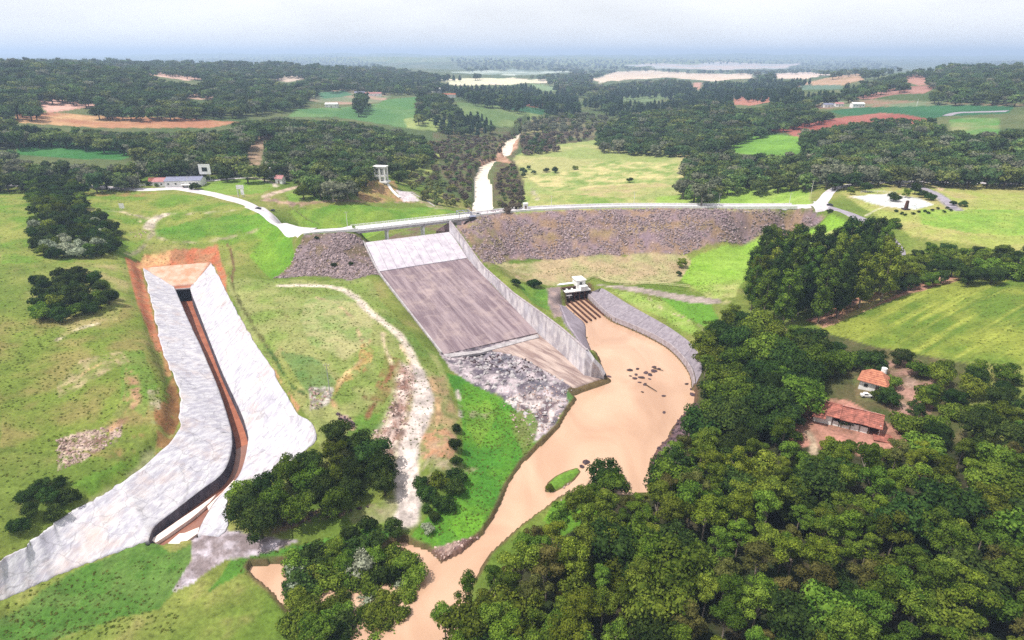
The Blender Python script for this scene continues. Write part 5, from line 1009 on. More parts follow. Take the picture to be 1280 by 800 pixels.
house('farm_shed', at(1048, 133), 10, 7, 3.4, -.1, 'pinkish roofed shed between the pale shed and the farmhouse', 'shed', roof=M['pink'], wins=3)
house('farmhouse', at(561, 122), 22, 12, 5, .2, 'pale farmhouse with orange roof beyond the tall dark trees', roof=M['tile2'], wins=3)
house('farmhouse', at(546, 116), 18, 10, 8, .2, 'tall pale house among trees on the far ridge', roof=WH, wins=3)
house('farmhouse', at(467, 120), 26, 10, 4, .1, 'low farmhouse with reddish roof beside the pinkish field', roof=M['pink'], wins=4)
house('farm_shed', at(415, 134), 16, 9, 4, .1, 'small white farm shed at the edge of the far green fields', 'shed', roof=WH, wins=3)
house('farmhouse', at(980, 110), 22, 12, 5, .1, 'small white farmhouse beyond the dark blue tree line', roof=WH, wins=3)
house('farmhouse', at(450, 119), 16, 9, 4, .1, 'small pale farmhouse with grey roof at the pinkish field', roof=M['bluemetal'], wins=3)
# crest cabin, posts beside it, and the gate frame at the bridge end
cb = offset(cs, 4.6); kx = np.argmin(np.abs(np.array([proj(*q_)[0] for q_ in cb])-654.5))
house('crest_cabin', cb[kx]+(0, 0, .2), 2.4, 2.2, 2.7, .12, 'small white cabin standing on the dam crest', 'cabin', roof=WH, wins=1, rise=.3, over=.15)
for px_, mm, lb in ((640.5, WH, 'short white marker post left of the crest cabin'), (647, M['yellow'], 'short cream marker post right beside the crest cabin')):
    kx = np.argmin(np.abs(np.array([proj(*q_)[0] for q_ in cb])-px_)); o = thing('marker_post', tuple(cb[kx]), lb, 'post'); MB().tube((0, 0, 0), (0, 0, 1.5), .35, n=8).build('post', mm, o); MB().tube((0, 0, 1.5), (0, 0, 1.75), .45, .1, n=8).build('cap', mm, o)
kx = np.argmin(np.abs(np.array([proj(*q_)[0] for q_ in cs])-581)); q_ = offset(cs, 3.2)[kx]
gf = thing('gate_frame', tuple(q_), 'pale steel gate frame with cabinet over the road at the bridge end', 'gate', None, .35)
for x_, y_ in ((-3, -2.8), (3, -2.8), (-3, 2.8), (3, 2.8)): MB().box((x_, y_, 1.1), (.25, .25, 2.2)).build('post', M['bluemetal'], gf)
for y_ in (-2.8, 2.8): MB().box((0, y_, 2.3), (6.6, .3, .25)).build('beam', M['bluemetal'], gf)
for x_ in (-3, 0, 3): MB().box((x_, 0, 2.5), (.25, 5.9, .15)).build('crossbeam', M['bluemetal'], gf)
MB().box((3.2, -4.3, -.6), (2.6, 1.6, 2.2)).build('cabinet', M['glass'], gf); MB().box((3.2, -4.3, .65), (3.2, 2.2, .25)).build('platform', M['bluemetal'], gf)
# intake tower on its knoll
it_b = np.array(at(477, 226)); it_b[2] += -.2
it = thing('intake_tower', tuple(it_b), 'white open concrete frame tower standing on the bare knoll behind the bridge', 'tower', None, radians(-12))
sc_ = proj(*it_b)[2]/F; TW = 13*sc_; TH = 16.5*sc_/CP
for x_ in (-TW/2, 0, TW/2):
    for y_ in (-2, 2): MB().box((x_, y_, TH/2-.8), (.9, .9, TH+1.6)).build('column', WH, it)
for z_, nm in ((TH*.38, 'beam'), (TH-.5, 'beam')):
    for y_ in (-2, 2): MB().box((0, y_, z_), (TW+.9-.02, .8, .9)).build(nm, WH, it)
    for x_ in (-TW/2, 0, TW/2): MB().box((x_, 0, z_+.01), (.7, 3.1, .8)).build(nm, WH, it)
MB().box((0, 0, TH+.15), (TW+2., 5.6, .45)).build('top_slab', WH, it)
MB().box((0, 0, -.3), (TW+3, 7, .8)).build('base_slab', WH, it)
fence('knoll_wall', [(448, 224.5), (458, 224), (468, 223.5)], 'low pale railing on the knoll beside the intake tower', 'railing', 1.2, 3., WH)
rp = smooth_line(GP([(483, 228), (488, 235), (494, 242), (500, 247)]), 1.); road('ramp', rp, 2.4, WH, 'pale concrete ramp falling from the intake tower', .35, world=True)
rp = smooth_line(GP([(514, 240), (522, 245), (532, 250), (544, 258)]), 1.); road('ramp', rp, 1.4, M['conc'], 'thin pale kerb running down beside the bare patch', .35, world=True)
# road signs
def board(px, py, w, h, zb, lb, rz=0, posts=2, frame=True, mm=None):
    o = thing('sign_board', tuple(at(px, py)), lb, 'sign', None, rz)
    for x_ in ((-w*.35, w*.35) if posts == 2 else (0,)): MB().box((x_, .1, (zb+h*.5)/2-.2), (.22, .16, zb+h*.5+.4)).build('post', M['metal'], o)
    pn = MB().box((0, 0, zb+h/2), (w, .12, h)).build('panel', WH, o)
    if frame: MB().box((0, -.08, zb+h*.48), (w*.45, .04, h*.4)).build('picture', mm or M['glass'], pn)
board(259, 229, 7., 6., 5.4, 'square white billboard with dark centre on two legs above the lane')
board(302, 246, 4.2, 2.2, 4.4, 'small white road sign with wide top beside the road curve', frame=False)
board(304, 247, 1.8, 3.0, 1.6, 'narrow white panel under the road sign at the curve', frame=False, posts=1)
board(153, 262, 2.6, 2.6, .6, 'small pale triangular board on the grass above the lined channel', frame=False, posts=1)
pl = thing('plaza_monument', tuple(at(1132, 262)), 'dark reddish column monument at the edge of the white plaza', 'monument'); MB().box((0, 0, 2.2), (1.6, 1.4, 5.0), .2, .7).build('column', M['darkwall'], pl); MB().box((0, 0, .2), (3, 3, .8)).build('base', M['darkrock'], pl)
for i, (x, y, lb) in enumerate([(323, 262, 'small dark car parked on the shoulder of the road curve'), (341, 264, 'dark motorcycle sized vehicle beside the road bend'), (1037, 257.5, 'small dark car on the road just past the dam end'), (597, 270.5, 'small dark car on the crest just past the gate frame')]):
    p_ = at(x, y) if i < 3 else np.array(U(598, 269, 26.3)); s_ = .62 if i in (1, 3) else .8
    o = thing('parked_car', (p_[0], p_[1], p_[2]+.2), lb, 'car', None, radians((20, 40, -20, 8)[i])); o.scale = (s_,)*3
    m_ = MB().box((0, 0, .6), (4., 1.7, .65)); m_.build('body', M['carpaint'], o); MB().box((-.1, 0, 1.15), (2.2, 1.5, .55), 0, .8).build('cabin', M['glass'], o)
    for x_ in (-1.25, 1.25):
        for y_ in (-.82, .82): MB().tube((x_, y_-.08, .33), (x_, y_+.08, .33), .33, n=10).build('wheel', M['tyre'], o)
cv = thing('parked_car', tuple(at(245, 234)+(0, 0, .2)), 'white car under the awning of the blue grey roofed house', 'car', None, .5)
MB().box((0, 0, .6), (4., 1.7, .65)).build('body', WH, cv); MB().box((-.1, 0, 1.15), (2.2, 1.5, .55), 0, .8).build('cabin', M['glass'], cv)
for x_ in (-1.25, 1.25):
    for y_ in (-.82, .82): MB().tube((x_, y_-.08, .33), (x_, y_+.08, .33), .33, n=10).build('wheel', M['tyre'], cv)
print('T objects', time.time()-_T0)

# ------------------------------------------------------------------ trees, bushes and stones: meshes shared by their copies
def leafset(lobes, nleaf, size, rng, up=-.35, aspect=.7, tilt=.55):
    """leaf-sized quads spread over the shells of the lobes (centre, radii)"""
    V = []; Fc = []; tot = sum(r[0]*r[1] for _, r in lobes)
    cs_ = np.array([c for c, _ in lobes]); rs = np.array([r for _, r in lobes])
    for (c, r) in lobes:
        n_ = int(nleaf*r[0]*r[1]/tot); d = rng.normal(size=(n_*2, 3)); d /= np.linalg.norm(d, axis=1)[:, None]; d = d[d[:, 2] > up][:n_]
        rr = rng.uniform(.78, 1.08, len(d)); p = np.array(c)+d*np.array((r[0], r[0], r[1]))*rr[:, None]
        q = ((p[:, None]-cs_[None])/np.stack([rs[:, 0], rs[:, 0], rs[:, 1]], 1)[None]); ins = (np.linalg.norm(q, axis=2) < .72).any(1)
        d = d[~ins]; p = p[~ins]; nn = d+rng.normal(size=d.shape)*tilt; nn /= np.linalg.norm(nn, axis=1)[:, None]
        t_ = np.cross(nn, rng.normal(size=d.shape)); t_ /= np.linalg.norm(t_, axis=1)[:, None]; b_ = np.cross(nn, t_)
        s_ = size*rng.uniform(.6, 1.3, len(d))[:, None]
        for k, (a, b) in enumerate(((-1, -aspect), (1, -aspect), (1, aspect), (-1, aspect))):
            pass
        quad = np.stack([p-t_*s_*.5, p-b_*s_*.5*aspect, p+t_*s_*.5, p+b_*s_*.5*aspect], 1)
        b0_ = len(V); V += quad.reshape(-1, 3).tolist(); Fc += [(b0_+4*i, b0_+4*i+1, b0_+4*i+2, b0_+4*i+3) for i in range(len(p))]
    return V, Fc
_ico = None
def core(lobes, k=.8):
    """the dense inside of each lobe"""
    V = []; Fc = []; n_ = 7; m_ = 4
    for c, r in lobes:
        b = len(V); V.append((c[0], c[1], c[2]+r[1]*k)); 
        for j in range(1, m_):
            th = pi*j/m_
            for i in range(n_): f_ = k*random.uniform(.85, 1.1); V.append((c[0]+r[0]*f_*sin(th)*cos(2*pi*i/n_), c[1]+r[0]*f_*sin(th)*sin(2*pi*i/n_), c[2]+r[1]*f_*cos(th)))
        V.append((c[0], c[1], c[2]-r[1]*k))
        for i in range(n_): Fc.append((b, b+1+i, b+1+(i+1) % n_)); Fc.append((b+1+(m_-2)*n_+(i+1) % n_, b+1+(m_-2)*n_+i, len(V)-1))
        for j in range(m_-2):
            for i in range(n_): a = b+1+j*n_+i; a2 = b+1+j*n_+(i+1) % n_; Fc.append((a, a+n_, a2+n_, a2))
    return V, Fc
def crown_lobes(kind, rng):
    L_ = []
    if kind == 'euc':              # airy, domed clumps at the ends of limbs; unit height 1
        nl = rng.integers(11, 18)
        for i in range(nl):
            a = rng.uniform(0, 2*pi); rr = .21*math.sqrt(rng.uniform(0, 1)); z = .62+.30*rng.uniform(0, 1)-(rr/.21)*.10; r = rng.uniform(.055, .115); L_.append(((rr*cos(a), rr*sin(a), z), (r, r*.75)))
        L_.append(((0, 0, .88), (.10, .08)))
    elif kind == 'column':         # tall, leafy from low down
        for i in range(16):
            z = .22+.72*i/15; w_ = .15*math.sqrt(max(.05, 1-((z-.5)/.55)**2)); a = i*2.4+rng.uniform(-.5, .5); rr = w_*rng.uniform(.3, .9); r = rng.uniform(.07, .11)*(1.1-.3*z); L_.append(((rr*cos(a), rr*sin(a), z), (r, r*1.15)))
    elif kind == 'round':
        L_.append(((0, 0, .58), (.30, .28)))
        for i in range(13):
            a = i*2.4; rr = rng.uniform(.18, .34); z = rng.uniform(.36, .86)-.25*rr; r = rng.uniform(.13, .19); L_.append(((rr*cos(a), rr*sin(a), z), (r, r*.85)))
    elif kind == 'bush':
        for i in range(11):
            a = i*2.4; rr = .42*math.sqrt(rng.uniform(0, 1)); z = rng.uniform(.3, .75)*(1-.6*(rr/.5)**2); r = rng.uniform(.18, .28); L_.append(((rr*cos(a), rr*sin(a), z), (r, r*.9)))
    elif kind == 'pine':
        for i in range(8):
            z = .28+.62*i/7; r = .17*(1.08-z)+.03; L_.append(((rng.uniform(-.03, .03), rng.uniform(-.03, .03), z), (r*1.25, r*1.0)))
    return L_
def make_crown(kind, seed, nleaf, size, m, name='crown'):
    rng = np.random.default_rng(seed); lo = crown_lobes(kind, rng); V, Fc = leafset(lo, nleaf, size, rng); V2, F2 = core(lo, .62)
    b = len(V); V += V2; Fc += [tuple(i+b for i in f) for f in F2]
    me = bpy.data.meshes.new(name); me.from_pydata(V, [], Fc); me.materials.append(m); me.update(); return me, lo
def make_trunk(kind, seed, lo, m, top=.9):
    rng = random.Random(seed); b = MB(); r0 = {'euc': .013, 'column': .011, 'round': .028, 'bush': .03, 'pine': .014}[kind]; h = {'euc': .62, 'column': .88, 'round': .45, 'bush': .25, 'pine': .8}[kind]
    px_, py_ = rng.uniform(-.02, .02), rng.uniform(-.02, .02); b.tube((0, 0, -.06), (px_, py_, h*.5), r0*1.25, r0, 6); b.tube((px_, py_, h*.5), (px_*.5, py_*.5, h), r0, r0*.6, 6)
    if kind in ('euc', 'round'):
        for c, r in lo[:7]: b.tube((px_*.7, py_*.7, h*rng.uniform(.6, .95)), c, r0*.5, r0*.2, 4)
    me = bpy.data.meshes.new('trunk'); me.from_pydata(b.v, [], b.f); me.materials.append(m); me.update(); return me
KINDS = {}
def define(key, shape, n_var, nleaf, size, m, bark, seed):
    KINDS[key] = []
    for i in range(n_var):
        cme, lo = make_crown(shape, seed+i, nleaf, size, M[m]); KINDS[key].append((cme, make_trunk(shape, seed+i, lo, M[bark])))
# sizes are per unit height
define('euc', 'euc', 9, 3000, .027, 'leaf_euc', 'bark', 100)
define('lime', 'euc', 5, 3000, .027, 'leaf_lime', 'bark', 120)
define('dark', 'round', 6, 2800, .050, 'leaf_dark', 'darkbark', 140)
define('olive', 'euc', 4, 2600, .028, 'leaf_olive', 'bark', 130)
define('mid', 'round', 5, 2800, .050, 'leaf_euc', 'darkbark', 160)
define('column', 'column', 6, 2200, .030, 'leaf_dark', 'bark', 180)
define('columnmid', 'column', 5, 2000, .030, 'leaf_euc', 'bark', 190)
define('bush', 'bush', 5, 1700, .085, 'leaf_dark', 'darkbark', 200)
define('bushmid', 'bush', 4, 1700, .085, 'leaf_euc', 'darkbark', 220)
define('bushpale', 'bush', 3, 1700, .085, 'leaf_pale', 'darkbark', 240)
define('farmid', 'round', 4, 420, .11, 'leaf_far', 'darkbark', 300)
define('fardark', 'round', 4, 420, .11, 'leaf_fardark', 'darkbark', 320)
define('fargrey', 'round', 3, 420, .11, 'leaf_grey', 'bark', 340)
define('farpine', 'pine', 3, 300, .09, 'leaf_pine', 'darkbark', 360)
define('farlime', 'bush', 3, 260, .16, 'leaf_olive2', 'darkbark', 390)
define('farscrub', 'bush', 3, 260, .16, 'leaf_scrub', 'darkbark', 380)
LOOK = {'olive': 'brownish olive eucalyptus', 'euc': 'olive green eucalyptus', 'lime': 'bright lime green tree', 'mid': 'mid green broadleaf tree', 'dark': 'dark green rounded tree', 'column': 'tall slender dark eucalyptus', 'columnmid': 'tall olive topped eucalyptus', 'bush': 'dark green bush', 'bushmid': 'mid green bush', 'bushpale': 'pale flowering bush'}
def wording(k, label, group, px, py, sz=.5):
    """what this one looks like and where it stands"""
    if k not in LOOK: return label
    if group == 'forest trees right of the river': w_ = ('at the water edge near the grassy islet' if px < 760 else 'above the rocky river bank') if px < 830 and py < 660 else ('close below the barn clearing' if px < 1090 else 'on the slope right below the barn') if px > 940 and py < 610 else 'at the lower left tip of the forest' if px < 760 else ('on the forest bottom edge nearer the river' if px < 900 else 'on the forest bottom edge in line with the barn' if px < 1060 else 'on the forest bottom edge in the corner') if py > 690 else ('inland from the rocky river bank' if px < 900 else 'in the forest middle below the barn path') if px < 1020 else ('in the forest directly below the barn' if px < 1120 else 'in the forest near the right edge')
    elif group == 'dark woods beside the tailrace bank': w_ = 'beside the tailrace bank end' if px < 920 else 'between the grove and the barn clearing'
    elif group == 'tall eucalyptus grove': w_ = 'at the left flank of the dense grove' if px < 995 else 'in the middle of the dense grove' if px < 1055 else 'at the road side of the dense grove'
    elif group == 'tree clump below the lined channel': w_ = 'beside the white lining, clump left half' if px < 385 else 'in the clump half next to the gravel track'
    elif group == 'scrubby trees behind the farm houses': w_ = 'behind the orange roofed house' if px < 1110 else 'on the slope below the striped field'
    elif group == 'bushy trees over the backwater': w_ = 'over the muddy backwater, near the island bushes' if py < 700 else 'low over the muddy backwater'
    else: w_ = ' '.join(('in the '+group).split()[:9])
    return ('small ', 'mid sized ', 'tall ')[min(2, int(sz*3))].replace('tall tall', 'tall')+LOOK[k].replace('tall ', '')+' '+w_
TREES = []      # kind, x, y, z, height, label, category, name, group
occ = {}
def free(x, y, sp):
    c = int(x//4), int(y//4); k = int(sp//4)+1
    for i in range(c[0]-k, c[0]+k+1):
        for j in range(c[1]-k, c[1]+k+1):
            for (a, b, s_) in occ.get((i, j), ()):
                if (a-x)**2+(b-y)**2 < (.5*(sp+s_))**2: return False
    return True
def occupy(x, y, sp): occ.setdefault((int(x//4), int(y//4)), []).append((x, y, sp))
def inpoly(poly, x, y):
    p = np.asarray(poly, float); r = np.zeros(len(x), bool)
    for a, b in zip(p, np.roll(p, -1, 0)):
        c = (a[1] > y) != (b[1] > y)
        with np.errstate(all='ignore'): r ^= c & (x < a[0]+(y-a[1])/(b[1]-a[1])*(b[0]-a[0]))
    return r
KEEP = [  # parts of the view no crown may cover
 [(702, 378), (735, 370), (870, 450), (874, 480), (868, 510), (838, 540), (812, 578), (812, 612), (790, 616), (770, 608), (752, 598), (735, 594), (715, 615), (700, 622), (680, 640), (655, 655), (640, 668), (625, 690), (600, 720), (560, 760), (520, 720), (500, 680), (600, 660), (640, 590), (716, 490), (755, 474), (731, 430)],
 [(1008, 494), (1050, 492), (1112, 518), (1124, 545), (1110, 552), (1080, 545), (1010, 534)], [(1074, 456), (1090, 454), (1110, 474), (1100, 492), (1072, 492)],
 [(1008, 404), (1060, 384), (1110, 368), (1160, 352), (1208, 345), (1400, 335), (1400, 445), (1208, 440), (1130, 430), (1040, 412)], [(1010, 540), (1030, 540), (1022, 572), (1008, 560)],
 [(860, 430), (872, 430), (876, 466), (862, 470)], [(466, 206), (488, 206), (492, 230), (505, 250), (450, 250), (444, 226), (464, 222)], [(328, 211), (362, 214), (366, 240), (330, 240)], [(284, 211), (306, 211), (306, 224), (284, 224)], [(190, 214), (250, 212), (254, 242), (190, 238)], [(252, 206), (267, 206), (267, 236), (252, 236)], [(250, 222), (350, 220), (350, 244), (250, 240)], [(588, 262), (590, 214), (600, 203), (626, 196), (628, 182), (650, 168), (652, 180), (640, 200), (620, 212), (622, 262)], [(500, 236), (560, 262), (500, 262)], [(1034, 226), (1208, 224), (1208, 232), (1040, 240)], [(104, 228), (196, 229), (196, 245), (104, 240)], [(60, 226), (112, 227), (112, 236), (60, 236)], [(1128, 455), (1150, 462), (1142, 500), (1128, 505)]]
def forest(V_, kinds, hr, sp, label, cat, group, name='tree', nc=None, dzf=.7, keep=(), sparse=1., kp=True):
    """crowns spread over the region V_ of the photograph, each standing on the ground below it"""
    V_ = np.asarray(V_, float); lo, hi = V_.min(0), V_.max(0); ar = (hi-lo).prod(); nc = nc or int(min(24000, max(300, ar*sparse*.5)))
    x = RNG.uniform(lo[0], hi[0], nc); y = lo[1]+(hi[1]-lo[1])*RNG.uniform(0, 1, nc)**1.0; m_ = inpoly(V_, x, y); x, y = x[m_], y[m_]
    hs_ = RNG.uniform(hr[0], hr[1], len(x)); P = ground(x, y, hs_*dzf); names = list(kinds); w_ = np.array([kinds[k] for k in names], float); w_ /= w_.sum(); kk_ = RNG.choice(len(names), len(x), p=w_)
    cd = np.hypot(P[:, 1], 70); cpx, cpy, cdep = proj(P[:, 0], P[:, 1], P[:, 2]+hs_*.75); rad = hs_*np.array([{'euc': .3, 'lime': .3, 'olive': .3, 'column': .17, 'columnmid': .17, 'farpine': .2}.get(names[q_], .42) for q_ in kk_])/cdep*F
    bad = np.zeros(len(x), bool)
    if kp:
        for kp_ in list(KEEP)+list(keep):
            for dx, dy in ((0, 0), (-1, 0), (1, 0), (0, -1), (0, .8)): bad |= inpoly(kp_, cpx+dx*rad*.8, cpy+dy*rad*.8)
    for i in range(len(x)):
        if bad[i] or P[i, 1] > 12000: continue
        s_ = max(sp*(.8+.4*hs_[i]/hr[1]), 4.5*cdep[i]/F)
        if not free(P[i, 0], P[i, 1], s_): continue
        occupy(P[i, 0], P[i, 1], s_); h = hs_[i]*(1 if cdep[i] < 700 else 1+.3*min(1, (cdep[i]-700)/1500))
        TREES.append((names[kk_[i]], P[i, 0], P[i, 1], P[i, 2], h, wording(names[kk_[i]], label, group, cpx[i], cpy[i], (hs_[i]-hr[0])/(hr[1]-hr[0]+1e-6)*.999), cat, name, group))
def solo(px, py, kind, h, label, cat='tree', name='tree', group=None):
    p_ = G(px, py); occupy(p_[0], p_[1], h*.4); TREES.append((kind, p_[0], p_[1], p_[2], h, label, cat, name, group))
EUC = {'euc': 6, 'lime': 1.8, 'mid': 1.2, 'dark': .9, 'olive': 1.}
# right hand forest below the field
forest([(600, 735), (640, 690), (700, 640), (745, 605), (790, 618), (812, 618), (822, 570), (850, 545), (1000, 560), (1100, 560), (1400, 560), (1400, 850), (560, 850)], EUC, (8.5, 15), 3.8, 'eucalyptus or dark broadleaf tree packed into the forest right of the muddy river', 'tree', 'forest trees right of the river', 'forest_tree', 26000)
forest([(862, 480), (880, 420), (905, 385), (950, 400), (1000, 408), (1040, 425), (1005, 490), (1000, 520), (960, 560), (850, 560), (852, 530)], {'dark': 4, 'euc': 2, 'mid': 2}, (9, 14), 4.6, 'dark green broadleaf tree in the woods between tailrace bank and barn clearing', 'tree', 'dark woods beside the tailrace bank', 'forest_tree', 5000)
forest([(1020, 425), (1060, 432), (1130, 440), (1208, 455), (1400, 465), (1400, 560), (1130, 560), (1120, 500), (1080, 455), (1010, 470)], {'dark': 4, 'bushmid': 2, 'mid': 1}, (5, 9), 5.0, 'low dark tree or scrub on the slope behind the farm houses', 'tree', 'scrubby trees behind the farm houses', 'scrub_tree', 4000)
forest([(975, 500), (1010, 535), (1080, 550), (1125, 552), (1125, 580), (960, 575)], {'bushmid': 3, 'lime': 1, 'mid': 2}, (3, 6), 3.6, 'low green shrub in front of the red roofed barn', 'shrub', 'shrubs in front of the barn', 'shrub', 1500)
forest([(640, 700), (745, 620), (812, 622), (850, 560), (1000, 575), (1400, 575), (1400, 800), (600, 800)], {'bushmid': 3, 'dark': 1, 'olive': 2}, (4, 7), 3.0, 'understorey tree', 'tree', 'forest trees right of the river', 'forest_tree', 16000)
# eucalyptus grove
forest([(948, 308), (1000, 296), (1040, 300), (1085, 288), (1112, 296), (1118, 336), (1070, 354), (1000, 368), (950, 362), (937, 345)], {'column': 1.3, 'columnmid': 1}, (15, 23), 4.6, 'tall dark eucalyptus with a pale trunk in the dense grove below the field road', 'tree', 'tall eucalyptus grove', 'eucalyptus_tree', 3500, .6, kp=False)
forest([(1108, 318), (1140, 308), (1208, 306), (1400, 306), (1400, 338), (1208, 345), (1150, 352), (1112, 362)], {'dark': 3, 'mid': 2, 'bushmid': 1}, (6, 9), 5., 'round dark green tree in the clump right of the tall grove', 'tree', 'round trees right of the tall grove', 'round_tree', 1500)
# left hand clumps
forest([(285, 625), (300, 600), (350, 590), (385, 565), (410, 535), (440, 540), (478, 565), (480, 600), (450, 620), (400, 625), (340, 655), (300, 655)], {'mid': 4, 'dark': 4}, (7, 9.5), 4.4, 'dark rounded tree in the clump below the white channel lining', 'tree', 'tree clump below the lined channel', 'round_tree', 2500, .6, kp=False)
forest([(522, 595), (545, 582), (580, 592), (582, 612), (560, 628), (530, 625)], {'bush': 3, 'bushpale': 1, 'bushmid': 2}, (3.5, 5), 3.2, 'dark bush with pale flowers beside the gravel track', 'bush', 'bush clump beside the gravel track', 'bush', 900, .5, kp=False)
forest([(520, 630), (545, 630), (560, 652), (530, 660)], {'bush': 2, 'bushpale': 2}, (2, 3), 2.8, 'small flowering shrub on the green flat near the track', 'shrub', 'small shrubs on the green flat', 'shrub', 400, .5, kp=False)
forest([(420, 655), (470, 648), (500, 655), (498, 675), (440, 680)], {'bush': 3}, (3.5, 5.5), 3.6, 'dark round bush on the river bank near the bottom', 'bush', 'dark bushes on the near bank', 'bush', 700, .5, kp=False)
forest([(365, 690), (400, 678), (440, 675), (500, 685), (520, 705), (516, 740), (480, 800), (400, 790), (360, 760), (366, 700)], {'bushpale': .7, 'mid': 3, 'bushmid': 3, 'bush': 1}, (4.5, 7), 2.5, 'pale topped bushy tree leaning over the muddy backwater at the bottom', 'tree', 'bushy trees over the backwater', 'bushy_tree', 1800, .6, kp=False)
forest([(560, 745), (600, 705), (640, 690), (660, 740), (600, 820), (540, 830)], {'euc': 3}, (9, 12), 6., 'open eucalyptus standing over the water at the bottom edge', 'tree', 'trees over the water at the bottom', 'forest_tree', 900, kp=False)
forest([(40, 226), (80, 218), (104, 234), (108, 256), (85, 262), (40, 262)], {'dark': 3, 'mid': 1}, (5, 8), 4., 'tall dark tree at the left end of the far road', 'tree', 'dark trees at the left edge', 'dark_tree', 900, .6, kp=False)
forest([(40, 275), (80, 262), (125, 265), (150, 290), (145, 308), (110, 316), (40, 312)], {'bush': 5, 'bushpale': 1, 'bushmid': 1}, (4.5, 6.5), 3.6, 'dark bush or pale flowering bush in the upper thicket at the left', 'bush', 'upper bush thicket at the left', 'bush', 1500, .5, kp=False)
forest([(40, 345), (90, 336), (125, 345), (142, 362), (125, 385), (90, 392), (40, 392)], {'bush': 4, 'bushmid': 1}, (4.5, 6.5), 3.6, 'dark dense bush in the lower thicket at the left', 'bush', 'lower bush thicket at the left', 'bush', 1500, .5, kp=False)
forest([(30, 604), (72, 598), (86, 616), (80, 640), (60, 650), (20, 655)], {'bush': 3}, (3, 4), 3., 'dark bush beside the lower end of the white lining', 'bush', 'bushes beside the lower lining', 'bush', 900, .5, kp=False)
# lone ones
for a in [(787, 228, 'bush', 5, 'round dark shrub standing alone in the pale meadow behind the dam', 'shrub', 'shrub'), (779, 190, 'dark', 6, 'tiny lone tree on the meadow near the dark wood edge', 'tree', 'round_tree'), (694, 216, 'bush', 6, 'dark shrub of the pair in the meadow behind the dam, larger one', 'shrub', 'shrub'), (683, 215, 'bush', 5, 'smaller paler shrub of the pair in the meadow behind the dam', 'shrub', 'shrub'), (719, 212, 'bushmid', 5, 'small thin shrub right of the pair in the meadow', 'shrub', 'shrub'),
          (667, 358, 'bush', 5, 'dark bushy tree on the grass beside the outlet works', 'tree', 'round_tree'), (645, 357, 'bush', 4, 'smaller dark bush next to the spillway wall', 'bush', 'bush'), (852, 334, 'mid', 5, 'small dark tree at the foot of the green slope', 'tree', 'round_tree'), (848, 345, 'bush', 3, 'low dark bush just below the small tree at the green slope', 'bush', 'bush'), (675, 414, 'bushmid', 2.2, 'small bush growing at the foot of the spillway wall', 'bush', 'bush'),
          (417, 333, 'bush', 2.4, 'larger of two small dark shrubs on the left riprap', 'shrub', 'shrub'), (439, 331, 'bush', 1.8, 'smaller of two small dark shrubs on the left riprap', 'shrub', 'shrub'), (396, 299, 'bush', 2, 'low dark shrub high on the left riprap below the road', 'shrub', 'shrub'),
          (1081, 240, 'dark', 7, 'dark round tree behind the white plaza', 'tree', 'round_tree'), (1063, 243, 'mid', 5, 'thin leaning tree left of the round plaza tree', 'tree', 'round_tree'), (1117, 251, 'bush', 5.5, 'small palm like tree in front of the white plaza', 'tree', 'round_tree'), (1132, 247, 'mid', 5.5, 'dark spreading tree at the right end of the plaza', 'tree', 'round_tree'), (1143, 243, 'dark', 7, 'bluish green tree behind the monument', 'tree', 'round_tree'), (1152, 247, 'bush', 5.5, 'wide low tree right of the monument', 'tree', 'round_tree'), (1162, 250, 'bush', 5, 'wide low bush near the side road', 'bush', 'bush'),
          (1191, 257, 'bush', 3.5, 'small dark bush by the side road beyond the plaza', 'bush', 'bush'), (1203, 258, 'bush', 4, 'dark bush at the right edge beyond the plaza', 'bush', 'bush'), (1115, 285, 'bushmid', 6, 'rounded green bush beside the grey road', 'bush', 'bush'), (1037, 266, 'bush', 3, 'dark bush beside pale stones below the junction', 'bush', 'bush'),
          (1160, 512, 'euc', 9, 'sparse grey limbed tree on the bare slope right of the houses', 'tree', 'forest_tree'), (1095, 500, 'bushmid', 4, 'flat topped green shrub hiding the front of the orange roofed house', 'shrub', 'shrub'), (1110, 500, 'bushmid', 4, 'second flat green shrub right of the orange roofed house', 'shrub', 'shrub'), (1058, 533, 'bush', 3.2, 'small dark round tree against the front of the barn', 'tree', 'round_tree'),
          (245, 237, 'bush', 5.5, 'dark clipped bush in front of the blue grey roofed house', 'bush', 'bush'), (222, 232, 'bush', 3, 'dark hedge bush beside the pink roofed house', 'bush', 'bush'), (197, 233, 'bushmid', 3, 'garden shrub left of the pink roofed house', 'shrub', 'shrub'), (186, 232, 'bush', 3, 'garden shrub near the white roadside pole', 'shrub', 'shrub'),
          (752, 612, 'dark', 9, 'dark spreading tree over the water edge beside the lime green bank', 'tree', 'round_tree'), (766, 625, 'mid', 9, 'rounded tree right of the dark one at the water edge', 'tree', 'round_tree'), (687, 612, 'bushmid', 2, 'small bush on the lower tip of the green islet', 'bush', 'bush'), (568, 560, 'bush', 3.6, 'dark bush in the shade of the earth scarp', 'bush', 'bush'), (571, 540, 'bush', 3, 'upper dark bush on the earth scarp beside the green flat', 'bush', 'bush'), (571, 580, 'bush', 3, 'lower dark bush on the earth scarp beside the green flat', 'bush', 'bush')]:
    solo(*a[:5], cat=a[5], name=a[6])
for i, (x, y) in enumerate([(1120, 265), (1127, 268), (1131, 270), (1141, 268), (1148, 266), (1156, 265), (1160, 267), (1165, 264), (1180, 266), (1188, 264), (1184, 261), (1172, 262)]): solo(x, y, 'bush', 1.8, 'tiny round shrub planted on the lawn below the plaza', 'shrub', 'shrub', 'small planted shrubs on the lawn')
FM = {'farmid': 5, 'fardark': 3.4, 'fargrey': 1.8}
